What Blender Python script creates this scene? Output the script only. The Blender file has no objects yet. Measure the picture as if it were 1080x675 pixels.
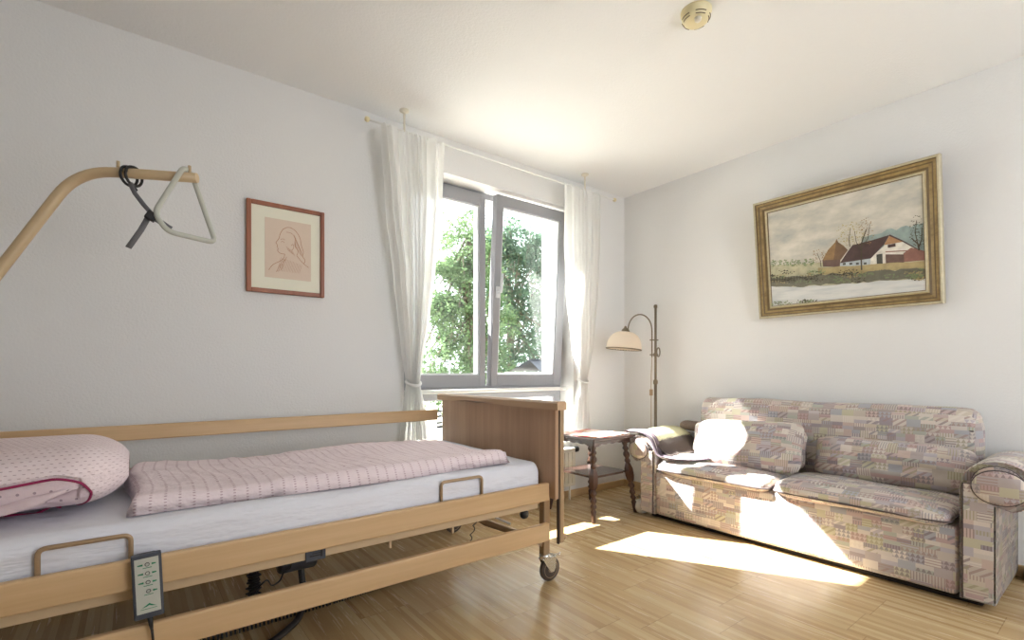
import bpy, bmesh, math, random
from mathutils import Vector, Matrix, noise
random.seed(7)
PI = math.pi
scn = bpy.context.scene
col = scn.collection

# ------------------------------------------------------------------ camera
cam_d = bpy.data.cameras.new('camera')
cam_d.sensor_width = 36.0
cam_d.lens = 515.0 / 1080.0 * 36.0
cam_d.shift_y = 55.5 / 1080.0
cam_d.clip_start = 0.02
cam_d.clip_end = 300
cam = bpy.data.objects.new('camera', cam_d)
cam.location = (-3.376, -2.769, 0.98)
cam.rotation_euler = (PI / 2, 0, math.atan2(0.7912, 0.6115) - PI / 2)
col.objects.link(cam)
scn.camera = cam

# ------------------------------------------------------------------ light
world = bpy.data.worlds.new('sky')
scn.world = world
world.use_nodes = True
bg = world.node_tree.nodes['Background']
bg.inputs[0].default_value = (0.92, 0.955, 1.0, 1)
bg.inputs[1].default_value = 4.5

SUN_AZ = Vector((0.486, -0.874))          # where the sunlight travels, seen from above
SUN_TAN = 0.83                            # tangent of its elevation
sd = bpy.data.lights.new('sun', 'SUN')
sd.energy = 62.0
sd.angle = math.radians(0.5)
sd.color = (1.0, 0.97, 0.93)
sun = bpy.data.objects.new('sun', sd)
sun.rotation_euler = Vector((SUN_AZ.x, SUN_AZ.y, -SUN_TAN)).to_track_quat('-Z', 'Y').to_euler()
sun.location = (-6, 8, 6)
col.objects.link(sun)


def area(name, loc, direction, sx, sy, power, color):
    d = bpy.data.lights.new(name, 'AREA')
    d.shape = 'RECTANGLE'
    d.size = sx
    d.size_y = sy
    d.energy = power
    d.color = color
    o = bpy.data.objects.new(name, d)
    o.location = loc
    o.rotation_euler = Vector(direction).to_track_quat('-Z', 'Y').to_euler()
    col.objects.link(o)
    return o


# fill light added behind the camera, placed in an invented back window 
area('back_fill_light', (-1.5, -4.38, 1.35), (0, 1, 0), 1.8, 2.1, 24, (1.0, 0.985, 0.965))
portal = area('front_window_portal', (-1.345, 0.40, 1.35), (0, -1, 0), 1.5, 1.9, 1, (1, 1, 1))
portal.data.cycles.is_portal = True

vs = scn.view_settings
vs.view_transform = 'Standard'
vs.look = 'None'
vs.gamma = 1.0
vs.use_curve_mapping = False
vs.exposure = -0.2


# ------------------------------------------------------------------ materials
def srgb(r, g, b):
    def f(c):
        c /= 255.0
        return c / 12.92 if c <= 0.04045 else ((c + 0.055) / 1.055) ** 2.4
    return (f(r), f(g), f(b), 1.0)


class NT:
    def __init__(self, name):
        self.m = bpy.data.materials.new(name)
        self.m.use_nodes = True
        self.t = self.m.node_tree
        self.b = self.t.nodes['Principled BSDF']
        self.out = self.t.nodes['Material Output']

    def n(self, typ, **kw):
        nd = self.t.nodes.new(typ)
        for k, v in kw.items():
            setattr(nd, k, v)
        return nd

    def l(self, a, b):
        self.t.links.new(a, b)

    def math(self, op, a, b=None, c=None):
        nd = self.n('ShaderNodeMath', operation=op)
        for i, v in enumerate((a, b, c)):
            if v is None:
                continue
            if isinstance(v, (int, float)):
                nd.inputs[i].default_value = v
            else:
                self.l(v, nd.inputs[i])
        return nd.outputs[0]

    def mix(self, fac, a, b, blend='MIX'):
        nd = self.n('ShaderNodeMix', data_type='RGBA', blend_type=blend)
        for i, v in ((0, fac), (6, a), (7, b)):
            if isinstance(v, (int, float)):
                nd.inputs[i].default_value = v
            elif isinstance(v, tuple):
                nd.inputs[i].default_value = v
            else:
                self.l(v, nd.inputs[i])
        return nd.outputs[2]

    def ramp(self, fac, stops, interp='LINEAR'):
        nd = self.n('ShaderNodeValToRGB')
        nd.color_ramp.interpolation = interp
        e = nd.color_ramp.elements
        while len(e) < len(stops):
            e.new(0.5)
        for i, (p, c) in enumerate(stops):
            e[i].position = p
            e[i].color = c
        self.l(fac, nd.inputs[0])
        return nd.outputs[0]

    def coords(self, kind='Object', scale=(1, 1, 1)):
        tc = self.n('ShaderNodeTexCoord')
        mp = self.n('ShaderNodeMapping')
        mp.inputs['Scale'].default_value = scale
        self.l(tc.outputs[kind], mp.inputs[0])
        return mp.outputs[0]

    def noise(self, vec, scale, detail=2, rough=0.5):
        nd = self.n('ShaderNodeTexNoise')
        nd.inputs['Scale'].default_value = scale
        nd.inputs['Detail'].default_value = detail
        nd.inputs['Roughness'].default_value = rough
        if vec is not None:
            self.l(vec, nd.inputs['Vector'])
        return nd.outputs[0]

    def bump(self, h, strength=0.2, dist=0.01):
        nd = self.n('ShaderNodeBump')
        nd.inputs['Strength'].default_value = strength
        nd.inputs['Distance'].default_value = dist
        self.l(h, nd.inputs['Height'])
        self.l(nd.outputs[0], self.b.inputs['Normal'])

    def base(self, v):
        if isinstance(v, tuple):
            self.b.inputs['Base Color'].default_value = v
        else:
            self.l(v, self.b.inputs['Base Color'])


def simple(name, c, rough=0.5, metal=0.0, var=0.06, nscale=40, bump=0.0):
    t = NT(name)
    v = t.coords()
    f = t.noise(v, nscale, 3)
    d = tuple(max(0, x * (1 - var)) for x in c[:3]) + (1,)
    u = tuple(min(1, x * (1 + var)) for x in c[:3]) + (1,)
    t.base(t.mix(f, d, u))
    t.b.inputs['Roughness'].default_value = rough
    t.b.inputs['Metallic'].default_value = metal
    if bump:
        t.bump(f, bump, 0.004)
    return t.m


def mat_wall(name, c):
    t = NT(name)
    v = t.coords()
    a = t.noise(v, 95, 3, 0.6)
    b = t.noise(v, 1.2, 2)
    t.base(t.mix(b, tuple(x * 0.975 for x in c[:3]) + (1,), c))
    t.b.inputs['Roughness'].default_value = 0.85
    t.bump(a, 0.35, 0.006)
    return t.m


def mat_floor():
    t = NT('oak_strip_parquet')
    tc = t.n('ShaderNodeTexCoord')
    sp = t.n('ShaderNodeSeparateXYZ')
    t.l(tc.outputs['Object'], sp.inputs[0])
    x, y = sp.outputs[0], sp.outputs[1]
    BW, BL, SW = 0.205, 0.46, 0.0205
    bi = t.math('FLOOR', t.math('DIVIDE', x, BW))
    wn = t.n('ShaderNodeTexWhiteNoise', noise_dimensions='1D')
    t.l(bi, wn.inputs['W'])
    yo = t.math('ADD', y, t.math('MULTIPLY', wn.outputs['Value'], BL))
    ri = t.math('FLOOR', t.math('DIVIDE', yo, BL))
    si = t.math('FLOOR', t.math('DIVIDE', x, SW))
    cb = t.n('ShaderNodeCombineXYZ')
    t.l(si, cb.inputs[0]); t.l(ri, cb.inputs[1]); t.l(bi, cb.inputs[2])
    wc = t.n('ShaderNodeTexWhiteNoise', noise_dimensions='3D')
    t.l(cb.outputs[0], wc.inputs['Vector'])
    cc = t.n('ShaderNodeCombineXYZ')
    t.l(bi, cc.inputs[0]); t.l(ri, cc.inputs[1])
    wb = t.n('ShaderNodeTexWhiteNoise', noise_dimensions='3D')
    t.l(cc.outputs[0], wb.inputs['Vector'])
    v = t.coords('Object', (75, 3.2, 1))
    g = t.noise(v, 1.0, 4, 0.6)
    c = t.ramp(wc.outputs['Value'], [(0, srgb(172, 144, 102)), (0.25, srgb(188, 162, 118)), (0.6, srgb(200, 176, 132)), (1, srgb(212, 192, 150))])
    c = t.mix(t.math('MULTIPLY', g, 0.5), c, srgb(158, 126, 90), 'MIX')
    c = t.mix(t.math('MULTIPLY', wb.outputs['Value'], 0.18), c, srgb(176, 140, 98))
    fy = t.math('FRACT', t.math('DIVIDE', yo, BL))
    fx = t.math('FRACT', t.math('DIVIDE', x, BW))
    gap = t.math('MAXIMUM', t.math('LESS_THAN', fy, 0.006), t.math('LESS_THAN', fx, 0.009))
    c = t.mix(t.math('MULTIPLY', gap, 0.45), c, srgb(110, 78, 48))
    t.base(c)
    t.l(t.math('ADD', 0.2, t.math('MULTIPLY', g, 0.12)), t.b.inputs['Roughness'])
    t.bump(t.math('SUBTRACT', t.math('MULTIPLY', g, 0.25), gap), 0.12, 0.001)
    t.b.inputs['Specular IOR Level'].default_value = 0.55
    return t.m


def mat_wood(name, light, dark, along='x', rough=0.42, fine=55, amt=0.5):
    t = NT(name)
    s = {'x': (1.6, fine, fine), 'y': (fine, 1.6, fine), 'z': (fine, fine, 1.6)}[along]
    v = t.coords('Object', s)
    g = t.noise(v, 1.0, 5, 0.62)
    s2 = {'x': (0.7, 9, 9), 'y': (9, 0.7, 9), 'z': (9, 9, 0.7)}[along]
    g2 = t.noise(t.coords('Object', s2), 1.0, 2)
    f = t.math('MULTIPLY', t.math('ADD', g, g2), amt)
    t.base(t.ramp(f, [(0.3, light), (0.72, dark)]))
    t.b.inputs['Roughness'].default_value = rough
    t.bump(g, 0.06, 0.001)
    return t.m


def mat_sofa():
    t = NT('patchwork_tapestry')
    uv = t.n('ShaderNodeUVMap')
    sx = t.n('ShaderNodeSeparateXYZ')
    t.l(uv.outputs[0], sx.inputs[0])
    u, v = sx.outputs[0], sx.outputs[1]
    row = t.math('FLOOR', t.math('DIVIDE', v, 0.038))
    wr_ = t.n('ShaderNodeTexWhiteNoise', noise_dimensions='1D')
    t.l(row, wr_.inputs['W'])
    cw = t.math('ADD', 0.034, t.math('MULTIPLY', wr_.outputs['Value'], 0.045))
    uu = t.math('ADD', t.math('DIVIDE', u, cw), t.math('MULTIPLY', wr_.outputs['Value'], 37.0))
    cl = t.math('FLOOR', uu)
    cv_ = t.n('ShaderNodeCombineXYZ')
    t.l(row, cv_.inputs[0]); t.l(cl, cv_.inputs[1])
    # some patches are cut in two across
    half = t.math('GREATER_THAN', t.math('FRACT', t.math('DIVIDE', v, 0.038)), 0.5)
    wh = t.n('ShaderNodeTexWhiteNoise', noise_dimensions='3D')
    t.l(cv_.outputs[0], wh.inputs['Vector'])
    t.l(t.math('MULTIPLY', half, t.math('GREATER_THAN', wh.outputs['Value'], 0.45)), cv_.inputs[2])
    vo = t.n('ShaderNodeTexWhiteNoise', noise_dimensions='3D')
    t.l(cv_.outputs[0], vo.inputs['Vector'])
    # the hash must not feed itself: a second vector carries the split
    cv2 = t.n('ShaderNodeCombineXYZ')
    t.l(row, cv2.inputs[0]); t.l(cl, cv2.inputs[1])
    t.l(cv2.outputs[0], wh.inputs['Vector'])
    sc = t.n('ShaderNodeSeparateColor')
    t.l(vo.outputs['Color'], sc.inputs[0])
    r, g, b = sc.outputs
    pal = [(194, 184, 170), (176, 164, 160), (212, 204, 192), (200, 178, 166), (166, 168, 174), (192, 188, 156),
           (218, 208, 196), (184, 156, 150), (182, 176, 182), (204, 192, 172), (172, 176, 162), (192, 170, 164), (206, 198, 188), (160, 150, 146), (148, 138, 144), (178, 172, 164)]
    c = t.ramp(r, [(i / len(pal), srgb(*p)) for i, p in enumerate(pal)], 'CONSTANT')
    pal2 = [(112, 92, 98), (146, 116, 110), (112, 112, 124), (228, 220, 208), (150, 144, 108), (150, 120, 116)]
    c2 = t.ramp(b, [(i / len(pal2), srgb(*p)) for i, p in enumerate(pal2)], 'CONSTANT')
    fu = t.math('FRACT', t.math('MULTIPLY', u, 52))
    fv = t.math('FRACT', t.math('MULTIPLY', v, 52))
    tri = t.math('LESS_THAN', t.math('MULTIPLY', t.math('ABSOLUTE', t.math('SUBTRACT', fu, 0.5)), 2), t.math('SUBTRACT', 1.0, fv))
    stv = t.math('LESS_THAN', t.math('FRACT', t.math('MULTIPLY', u, 95)), 0.42)
    sth = t.math('LESS_THAN', t.math('FRACT', t.math('MULTIPLY', v, 85)), 0.4)
    dia = t.math('LESS_THAN', t.math('FRACT', t.math('MULTIPLY', t.math('ADD', u, t.math('MULTIPLY', v, 1.3)), 26)), 0.4)

    def band(lo, hi):
        return t.math('MULTIPLY', t.math('GREATER_THAN', g, lo), t.math('LESS_THAN', g, hi))
    m = t.math('MULTIPLY', tri, band(0.0, 0.2))
    m = t.math('MAXIMUM', m, t.math('MULTIPLY', stv, band(0.3, 0.5)))
    m = t.math('MAXIMUM', m, t.math('MULTIPLY', sth, band(0.55, 0.68)))
    m = t.math('MAXIMUM', m, t.math('MULTIPLY', dia, band(0.75, 0.9)))
    c = t.mix(t.math('MULTIPLY', m, 0.7), c, c2)
    n = t.noise(uv.outputs[0], 6, 3)
    c = t.mix(t.math('MULTIPLY', n, 0.3), c, srgb(190, 178, 180))
    fine = t.noise(uv.outputs[0], 420, 2)
    c = t.mix(t.math('MULTIPLY', fine, 0.16), c, srgb(130, 114, 108))
    t.base(c)
    t.b.inputs['Roughness'].default_value = 0.9
    t.b.inputs['Sheen Weight'].default_value = 0.15
    wr = t.noise(t.coords('Object'), 16, 3)
    t.bump(t.math('ADD', wr, t.math('MULTIPLY', fine, 0.12)), 0.5, 0.012)
    return t.m


def mat_dots(name, ground, ink, du, dv, rad_u, rad_v, jit=0.0, amt=0.75):
    """cotton print: rows of little marks, du / dv apart (metres on the cloth)"""
    t = NT(name)
    uv = t.n('ShaderNodeUVMap')
    sx = t.n('ShaderNodeSeparateXYZ')
    t.l(uv.outputs[0], sx.inputs[0])
    u, v = sx.outputs[0], sx.outputs[1]
    ru = t.math('DIVIDE', u, du)
    row = t.math('FLOOR', ru)
    fu = t.math('SUBTRACT', t.math('FRACT', ru), 0.5)
    vv = t.math('ADD', t.math('DIVIDE', v, dv), t.math('MULTIPLY', row, 0.5 if jit else 0.0))
    fv = t.math('SUBTRACT', t.math('FRACT', vv), 0.5)
    a = t.math('POWER', t.math('DIVIDE', t.math('MULTIPLY', fu, du), rad_u), 2)
    b = t.math('POWER', t.math('DIVIDE', t.math('MULTIPLY', fv, dv), rad_v), 2)
    m = t.math('LESS_THAN', t.math('ADD', a, b), 1.0)
    c = t.mix(t.math('MULTIPLY', m, amt), ground, ink)
    t.base(c)
    t.b.inputs['Roughness'].default_value = 0.9
    w = t.noise(t.coords('Object', (5, 9, 9)), 2.2, 4, 0.55)
    t.bump(w, 0.55, 0.03)
    return t.m


def mat_sheer(name, c, through, trans=0.5):
    t = NT(name)
    nt = t.t
    nt.nodes.remove(t.b)
    df = t.n('ShaderNodeBsdfDiffuse'); df.inputs[0].default_value = c
    tl = t.n('ShaderNodeBsdfTranslucent'); tl.inputs[0].default_value = c
    tr = t.n('ShaderNodeBsdfTransparent')
    m1 = t.n('ShaderNodeMixShader'); m1.inputs[0].default_value = trans
    t.l(df.outputs[0], m1.inputs[1]); t.l(tl.outputs[0], m1.inputs[2])
    w = t.noise(t.coords('Object', (1, 1, 1)), 600, 1)
    f = t.math('MULTIPLY', w, through * 2)
    m2 = t.n('ShaderNodeMixShader')
    t.l(f, m2.inputs[0])
    t.l(m1.outputs[0], m2.inputs[1]); t.l(tr.outputs[0], m2.inputs[2])
    t.l(m2.outputs[0], t.out.inputs[0])
    return t.m


def mat_glass():
    t = NT('window_glass')
    t.t.nodes.remove(t.b)
    tr = t.n('ShaderNodeBsdfTransparent'); tr.inputs[0].default_value = (0.95, 0.97, 0.97, 1)
    gl = t.n('ShaderNodeBsdfGlossy'); gl.inputs['Roughness'].default_value = 0.0
    fr = t.n('ShaderNodeLayerWeight'); fr.inputs[0].default_value = 0.5
    m = t.n('ShaderNodeMixShader')
    t.l(t.math('ADD', 0.08, t.math('MULTIPLY', t.math('POWER', fr.outputs[1], 4.0), 0.55)), m.inputs[0])
    t.l(tr.outputs[0], m.inputs[1]); t.l(gl.outputs[0], m.inputs[2])
    t.l(m.outputs[0], t.out.inputs[0])
    return t.m


def mat_leaf(name, a, b):
    t = NT(name)
    t.t.nodes.remove(t.b)
    oi = t.noise(t.coords('Object'), 3.0, 3)
    oj = t.noise(t.coords('Object'), 22.0, 1)
    f = t.math('MULTIPLY', t.math('ADD', oi, oj), 0.5)
    c = t.ramp(f, [(0.35, a), (0.62, b)])
    df = t.n('ShaderNodeBsdfDiffuse'); tl = t.n('ShaderNodeBsdfTranslucent')
    t.l(c, df.inputs[0]); t.l(c, tl.inputs[0])
    m = t.n('ShaderNodeMixShader'); m.inputs[0].default_value = 0.45
    t.l(df.outputs[0], m.inputs[1]); t.l(tl.outputs[0], m.inputs[2])
    t.l(m.outputs[0], t.out.inputs[0])
    return t.m


def mat_stripes(name, cols, freq):
    t = NT(name)
    uv = t.n('ShaderNodeUVMap')
    sx = t.n('ShaderNodeSeparateXYZ')
    t.l(uv.outputs[0], sx.inputs[0])
    f = t.math('FRACT', t.math('MULTIPLY', sx.outputs[0], freq))
    t.base(t.ramp(f, [(i / len(cols), srgb(*c)) for i, c in enumerate(cols)], 'CONSTANT'))
    t.b.inputs['Roughness'].default_value = 0.9
    t.bump(t.noise(t.coords(), 60, 2), 0.4, 0.006)
    return t.m


def mat_fleece(name, light, dark, split):
    t = NT(name)
    uv = t.n('ShaderNodeUVMap')
    sx = t.n('ShaderNodeSeparateXYZ')
    t.l(uv.outputs[0], sx.inputs[0])
    n = t.noise(t.coords(), 130, 3, 0.7)
    e = t.math('ADD', sx.outputs[0], t.math('MULTIPLY', t.math('SUBTRACT', n, 0.5), 0.05))
    m = t.math('GREATER_THAN', e, split)
    l2 = t.mix(n, tuple(x * 0.8 for x in light[:3]) + (1,), light)
    d2 = t.mix(n, tuple(x * 0.45 for x in dark[:3]) + (1,), tuple(min(1, x * 1.5) for x in dark[:3]) + (1,))
    t.base(t.mix(m, l2, d2))
    t.b.inputs['Roughness'].default_value = 1.0
    t.bump(n, 1.0, 0.015)
    return t.m


M = {}
M['wall'] = mat_wall('white_woodchip_paper', srgb(231, 231, 230))
M['ceiling'] = mat_wall('white_ceiling_paper', srgb(238, 239, 239))
M['white'] = simple('white_paint', srgb(236, 236, 232), 0.4)
M['cream'] = simple('cream_enamel', srgb(226, 220, 204), 0.4)
M['floor'] = mat_floor()
M['skirt'] = mat_wood('oak_skirting', srgb(205, 176, 134), srgb(178, 142, 98), 'x')
M['skirty'] = mat_wood('oak_skirting_side', srgb(205, 176, 134), srgb(178, 142, 98), 'y')
M['beech'] = mat_wood('beech_board', srgb(216, 184, 142), srgb(188, 152, 108), 'x', 0.45, 34)
M['panel'] = mat_wood('beech_panel', srgb(194, 160, 128), srgb(160, 126, 98), 'z', 0.45, 34)
M['cap'] = mat_wood('beech_cap', srgb(206, 176, 142), srgb(178, 144, 110), 'y', 0.45, 30)
M['beigemetal'] = simple('beige_coated_steel', srgb(196, 172, 136), 0.4, 0.0, 0.03)
M['frame_beige'] = simple('beige_frame_steel', srgb(206, 180, 144), 0.5, 0.0, 0.03)
M['bronze'] = simple('brown_bronze_coating', srgb(168, 142, 112), 0.35, 0.3, 0.03)
M['chrome'] = simple('chrome', (0.72, 0.72, 0.70, 1), 0.22, 0.9, 0.02)
M['grey_plastic'] = simple('light_grey_plastic', srgb(190, 192, 182), 0.45, 0, 0.03)
M['rubber'] = simple('dark_rubber', srgb(70, 58, 50), 0.6)
M['black'] = simple('black_plastic', (0.012, 0.012, 0.014, 1), 0.45)
M['strap'] = simple('grey_webbing', srgb(112, 112, 116), 0.8, 0, 0.15, 300, 0.4)
M['dark_grey'] = simple('dark_grey_plastic', srgb(66, 70, 80), 0.5)
M['wheel'] = simple('tan_wheel', srgb(180, 154, 124), 0.45)
M['alu'] = simple('grey_window_frame', srgb(150, 151, 156), 0.42, 0.0, 0.02)
M['alu_seal'] = simple('white_glazing_bead', srgb(215, 218, 222), 0.4)
M['handle_alu'] = simple('light_handle', srgb(212, 214, 218), 0.3, 0.2)
M['glass'] = mat_glass()
t = NT('white_bedsheet')
t.base(srgb(230, 231, 240))
t.b.inputs['Roughness'].default_value = 0.9
t.bump(t.noise(t.coords('Object', (2.2, 6, 9)), 1.6, 4, .55), 0.7, 0.035)
M['sheet'] = t.m
M['duvet'] = mat_dots('pink_print_cotton', srgb(240, 224, 228), srgb(168, 126, 140), 0.036, 0.0165, 0.0040, 0.0038, 0.0, 0.62)
M['roll'] = mat_dots('pink_print_cotton_dense', srgb(241, 225, 228), srgb(160, 122, 134), 0.022, 0.017, 0.0024, 0.0036, 1.0, 0.62)
M['fold'] = mat_dots('pink_print_wide', srgb(232, 212, 218), srgb(140, 112, 126), 0.034, 0.032, 0.0036, 0.0034, 1.0, 0.7)
M['piping'] = simple('magenta_piping', srgb(150, 36, 84), 0.7)
M['sofa'] = mat_sofa()
M['sofa_pipe'] = simple('dark_sofa_piping', srgb(86, 76, 76), 0.9)
M['sofa_base'] = simple('black_sofa_underside', srgb(40, 34, 32), 0.9)
M['walnut'] = mat_wood('dark_turned_wood', srgb(84, 54, 38), srgb(38, 24, 18), 'z', 0.4, 30)
M['walnut_x'] = mat_wood('dark_board_wood', srgb(84, 62, 54), srgb(48, 36, 34), 'x', 0.22, 30)
M['brass'] = simple('aged_brass', srgb(122, 110, 92), 0.4, 0.6, 0.1)
M['shade'] = mat_sheer('cream_glass_shade', srgb(246, 236, 222), 0.0, 0.45)
M['curtain'] = mat_sheer('white_voile', srgb(246, 246, 244), 0.10, 0.45)
M['gold'] = mat_wood('gilded_frame', srgb(170, 146, 96), srgb(104, 82, 48), 'x', 0.42, 40)
M['goldv'] = mat_wood('gilded_frame_upright', srgb(170, 146, 96), srgb(104, 82, 48), 'z', 0.42, 40)
M['silver'] = simple('worn_silver_gilt', srgb(190, 180, 152), 0.4, 0.2, 0.2, 60)
M['mahog'] = mat_wood('reddish_frame_wood', srgb(166, 104, 72), srgb(120, 66, 44), 'z', 0.4, 40)
M['mount'] = simple('cream_mount_card', srgb(236, 234, 216), 0.8, 0, 0.01)
M['paper'] = simple('tan_paper', srgb(222, 204, 186), 0.8, 0, 0.03)
M['sepia'] = simple('sepia_chalk', srgb(186, 140, 112), 0.9)
M['yellowed'] = simple('yellowed_plastic', srgb(226, 214, 172), 0.45, 0, 0.03)
M['slot'] = simple('dark_slot', srgb(70, 50, 40), 0.8)
M['green'] = simple('green_print', srgb(30, 120, 84), 0.6)
M['fleece'] = mat_fleece('cream_and_brown_fleece', srgb(238, 232, 190), srgb(92, 78, 72), 0.2)
M['stripes'] = mat_stripes('mauve_striped_cloth', [(80, 68, 76), (204, 194, 192), (84, 72, 82), (112, 98, 106), (214, 204, 202), (92, 80, 90), (170, 156, 158)], 1.0)
M['olive'] = simple('grey_green_cloth', srgb(150, 152, 132), 0.9, 0, 0.1, 60, 0.4)
M['brown_cloth'] = simple('brown_fur_cloth', srgb(122, 106, 92), 1.0, 0, 0.4, 120, 0.8)
M['white_cloth'] = simple('white_crumpled_cloth', srgb(236, 232, 224), 0.9, 0, 0.03, 30, 0.4)


# ------------------------------------------------------------------ mesh helpers
class MB:
    def __init__(self):
        self.bm = bmesh.new()
        self.mats = []
        self.uv = self.bm.loops.layers.uv.new('UVMap')

    def mi(self, m):
        if m is None:
            return 0
        if m not in self.mats:
            self.mats.append(m)
        return self.mats.index(m)

    def box(self, lo, hi, m=None, bevel=0.0, rot=None, piv=None):
        x0, y0, z0 = lo
        x1, y1, z1 = hi
        t = bmesh.new()
        vs_ = [t.verts.new((x, y, z)) for x in (x0, x1) for y in (y0, y1) for z in (z0, z1)]
        for f in ((0, 1, 3, 2), (4, 6, 7, 5), (0, 4, 5, 1), (2, 3, 7, 6), (0, 2, 6, 4), (1, 5, 7, 3)):
            t.faces.new([vs_[i] for i in f])
        bmesh.ops.recalc_face_normals(t, faces=t.faces)
        if bevel:
            bmesh.ops.bevel(t, geom=list(t.edges), offset=bevel, segments=3, profile=0.5, affect='EDGES')
        if rot is not None:
            p = Vector(piv) if piv else Vector(((x0 + x1) / 2, (y0 + y1) / 2, (z0 + z1) / 2))
            bmesh.ops.transform(t, matrix=Matrix.Translation(p) @ rot.to_4x4() @ Matrix.Translation(-p), verts=t.verts)
        self.merge(t, m)
        return self

    def merge(self, t, m=None):
        k = self.mi(m)
        mp = {}
        for v in t.verts:
            mp[v] = self.bm.verts.new(v.co)
        for f in t.faces:
            try:
                nf = self.bm.faces.new([mp[v] for v in f.verts])
                nf.material_index = k
                nf.smooth = f.smooth
            except ValueError:
                pass
        t.free()

    def grid(self, rows, m=None, closed_u=False, closed_v=False, uv=None, smooth=True):
        k = self.mi(m)
        vv = [[self.bm.verts.new(p) for p in r] for r in rows]
        nr, nc = len(vv), len(vv[0])
        for i in range(nr if closed_v else nr - 1):
            for j in range(nc if closed_u else nc - 1):
                a, b = i, (i + 1) % nr
                c, d = j, (j + 1) % nc
                try:
                    f = self.bm.faces.new((vv[a][c], vv[a][d], vv[b][d], vv[b][c]))
                except ValueError:
                    continue
                f.smooth = smooth
                f.material_index = k
                if uv:
                    for lp, (ii, jj) in zip(f.loops, ((i, j), (i, j + 1), (i + 1, j + 1), (i + 1, j))):
                        lp[self.uv].uv = uv(ii, jj)
        return vv

    def fan(self, verts, m=None, flip=False):
        try:
            f = self.bm.faces.new(verts[::-1] if flip else verts)
            f.material_index = self.mi(m)
        except ValueError:
            pass

    def tube(self, pts, r, m=None, seg=10, closed=False):
        pts = [Vector(p) for p in pts]
        rs = r if isinstance(r, (list, tuple)) else [r] * len(pts)
        rows = []
        n = len(pts)
        up = None
        for i, p in enumerate(pts):
            if closed:
                d = pts[(i + 1) % n] - pts[i - 1]
            else:
                d = pts[min(i + 1, n - 1)] - pts[max(i - 1, 0)]
            d.normalize()
            if up is None:
                up = Vector((0, 0, 1)) if abs(d.z) < 0.9 else Vector((1, 0, 0))
            a = d.cross(up)
            if a.length < 1e-5:
                a = d.orthogonal()
            a.normalize()
            b = a.cross(d).normalized()
            up = b
            rows.append([p + (a * math.cos(t) + b * math.sin(t)) * rs[i] for t in [2 * PI * k / seg for k in range(seg)]])
        vv = self.grid(rows, m, closed_u=True, closed_v=closed)
        if not closed:
            self.fan(vv[0], m, True)
            self.fan(vv[-1], m)
        return self

    def lathe(self, prof, m=None, seg=24, center=(0, 0, 0), mat=None):
        """prof: list of (radius, z)"""
        rows = []
        for r, z in prof:
            rows.append([Vector((r * math.cos(2 * PI * k / seg), r * math.sin(2 * PI * k / seg), z)) for k in range(seg)])
        mtx = mat if mat is not None else Matrix.Identity(4)
        c = Vector(center)
        rows = [[(mtx @ p) + c for p in rr] for rr in rows]
        vv = self.grid(rows, m, closed_u=True)
        if prof[0][0] > 1e-4:
            self.fan(vv[0], m, True)
        if prof[-1][0] > 1e-4:
            self.fan(vv[-1], m)
        return self

    def ellipsoid_box(self, c, half, e=(0.35, 0.35, 0.5), m=None, n=(40, 20), rot=None, wob=0.0, seed=0, sag=0.0):
        """soft rounded slab (superellipsoid); e = squareness per axis (small = boxier)"""
        nu, nv = n
        rows = []
        c = Vector(c)

        def sp(w, ee):
            return math.copysign(abs(w) ** ee, w)
        for i in range(nv + 1):
            ph = -PI / 2 + PI * i / nv
            row = []
            for j in range(nu):
                th = 2 * PI * j / nu
                x = sp(math.cos(ph), e[2]) * sp(math.cos(th), e[0])
                y = sp(math.cos(ph), e[2]) * sp(math.sin(th), e[1])
                z = sp(math.sin(ph), e[2])
                p = Vector((x * half[0], y * half[1], z * half[2]))
                if wob:
                    q = noise.noise_vector(p * 7 + Vector((seed, seed, 0)))
                    p = p + q * wob
                if rot is not None:
                    p = rot @ p
                row.append(p + c)
            rows.append(row)
        self.grid(rows, m, closed_u=True)
        bmesh.ops.remove_doubles(self.bm, verts=self.bm.verts, dist=0.0004)
        return self

    def poly(self, pts, m=None, thick=None):
        k = self.mi(m)
        f = self.bm.faces.new([self.bm.verts.new(p) for p in pts])
        f.material_index = k
        if thick:
            r = bmesh.ops.extrude_face_region(self.bm, geom=[f])
            vs_ = [g for g in r['geom'] if isinstance(g, bmesh.types.BMVert)]
            bmesh.ops.translate(self.bm, vec=Vector(thick), verts=vs_)
            for g in r['geom']:
                if isinstance(g, bmesh.types.BMFace):
                    g.material_index = k
        return self

    def smooth_all(self, v=True):
        for f in self.bm.faces:
            f.smooth = v
        return self

    def boxuv(self, off=0.0):
        for f in self.bm.faces:
            n = f.normal
            a = max(range(3), key=lambda i: abs(n[i]))
            for lp in f.loops:
                p = lp.vert.co
                if a == 0:
                    q = (p.y + off, p.z + off * 0.7)
                elif a == 1:
                    q = (p.x + off, p.z + off * 0.7)
                else:
                    q = (p.y + off, p.x * 0.9 + off * 0.4)
                lp[self.uv].uv = q
        return self

    def build(self, name, m=None, parent=None, recalc=True):
        if recalc:
            bmesh.ops.recalc_face_normals(self.bm, faces=self.bm.faces)
        wl = world_loc(parent)
        if wl.length > 0:
            bmesh.ops.translate(self.bm, vec=-wl, verts=self.bm.verts)
        me = bpy.data.meshes.new(name)
        self.bm.to_mesh(me)
        self.bm.free()
        if m is not None and not self.mats:
            me.materials.append(m)
        for x in self.mats:
            me.materials.append(x if x is not None else m)
        o = bpy.data.objects.new(name, me)
        if parent is not None:
            o.parent = parent
        col.objects.link(o)
        return o


def world_loc(o):
    v = Vector((0, 0, 0))
    while o is not None:
        v += o.location
        o = o.parent
    return v


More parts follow.
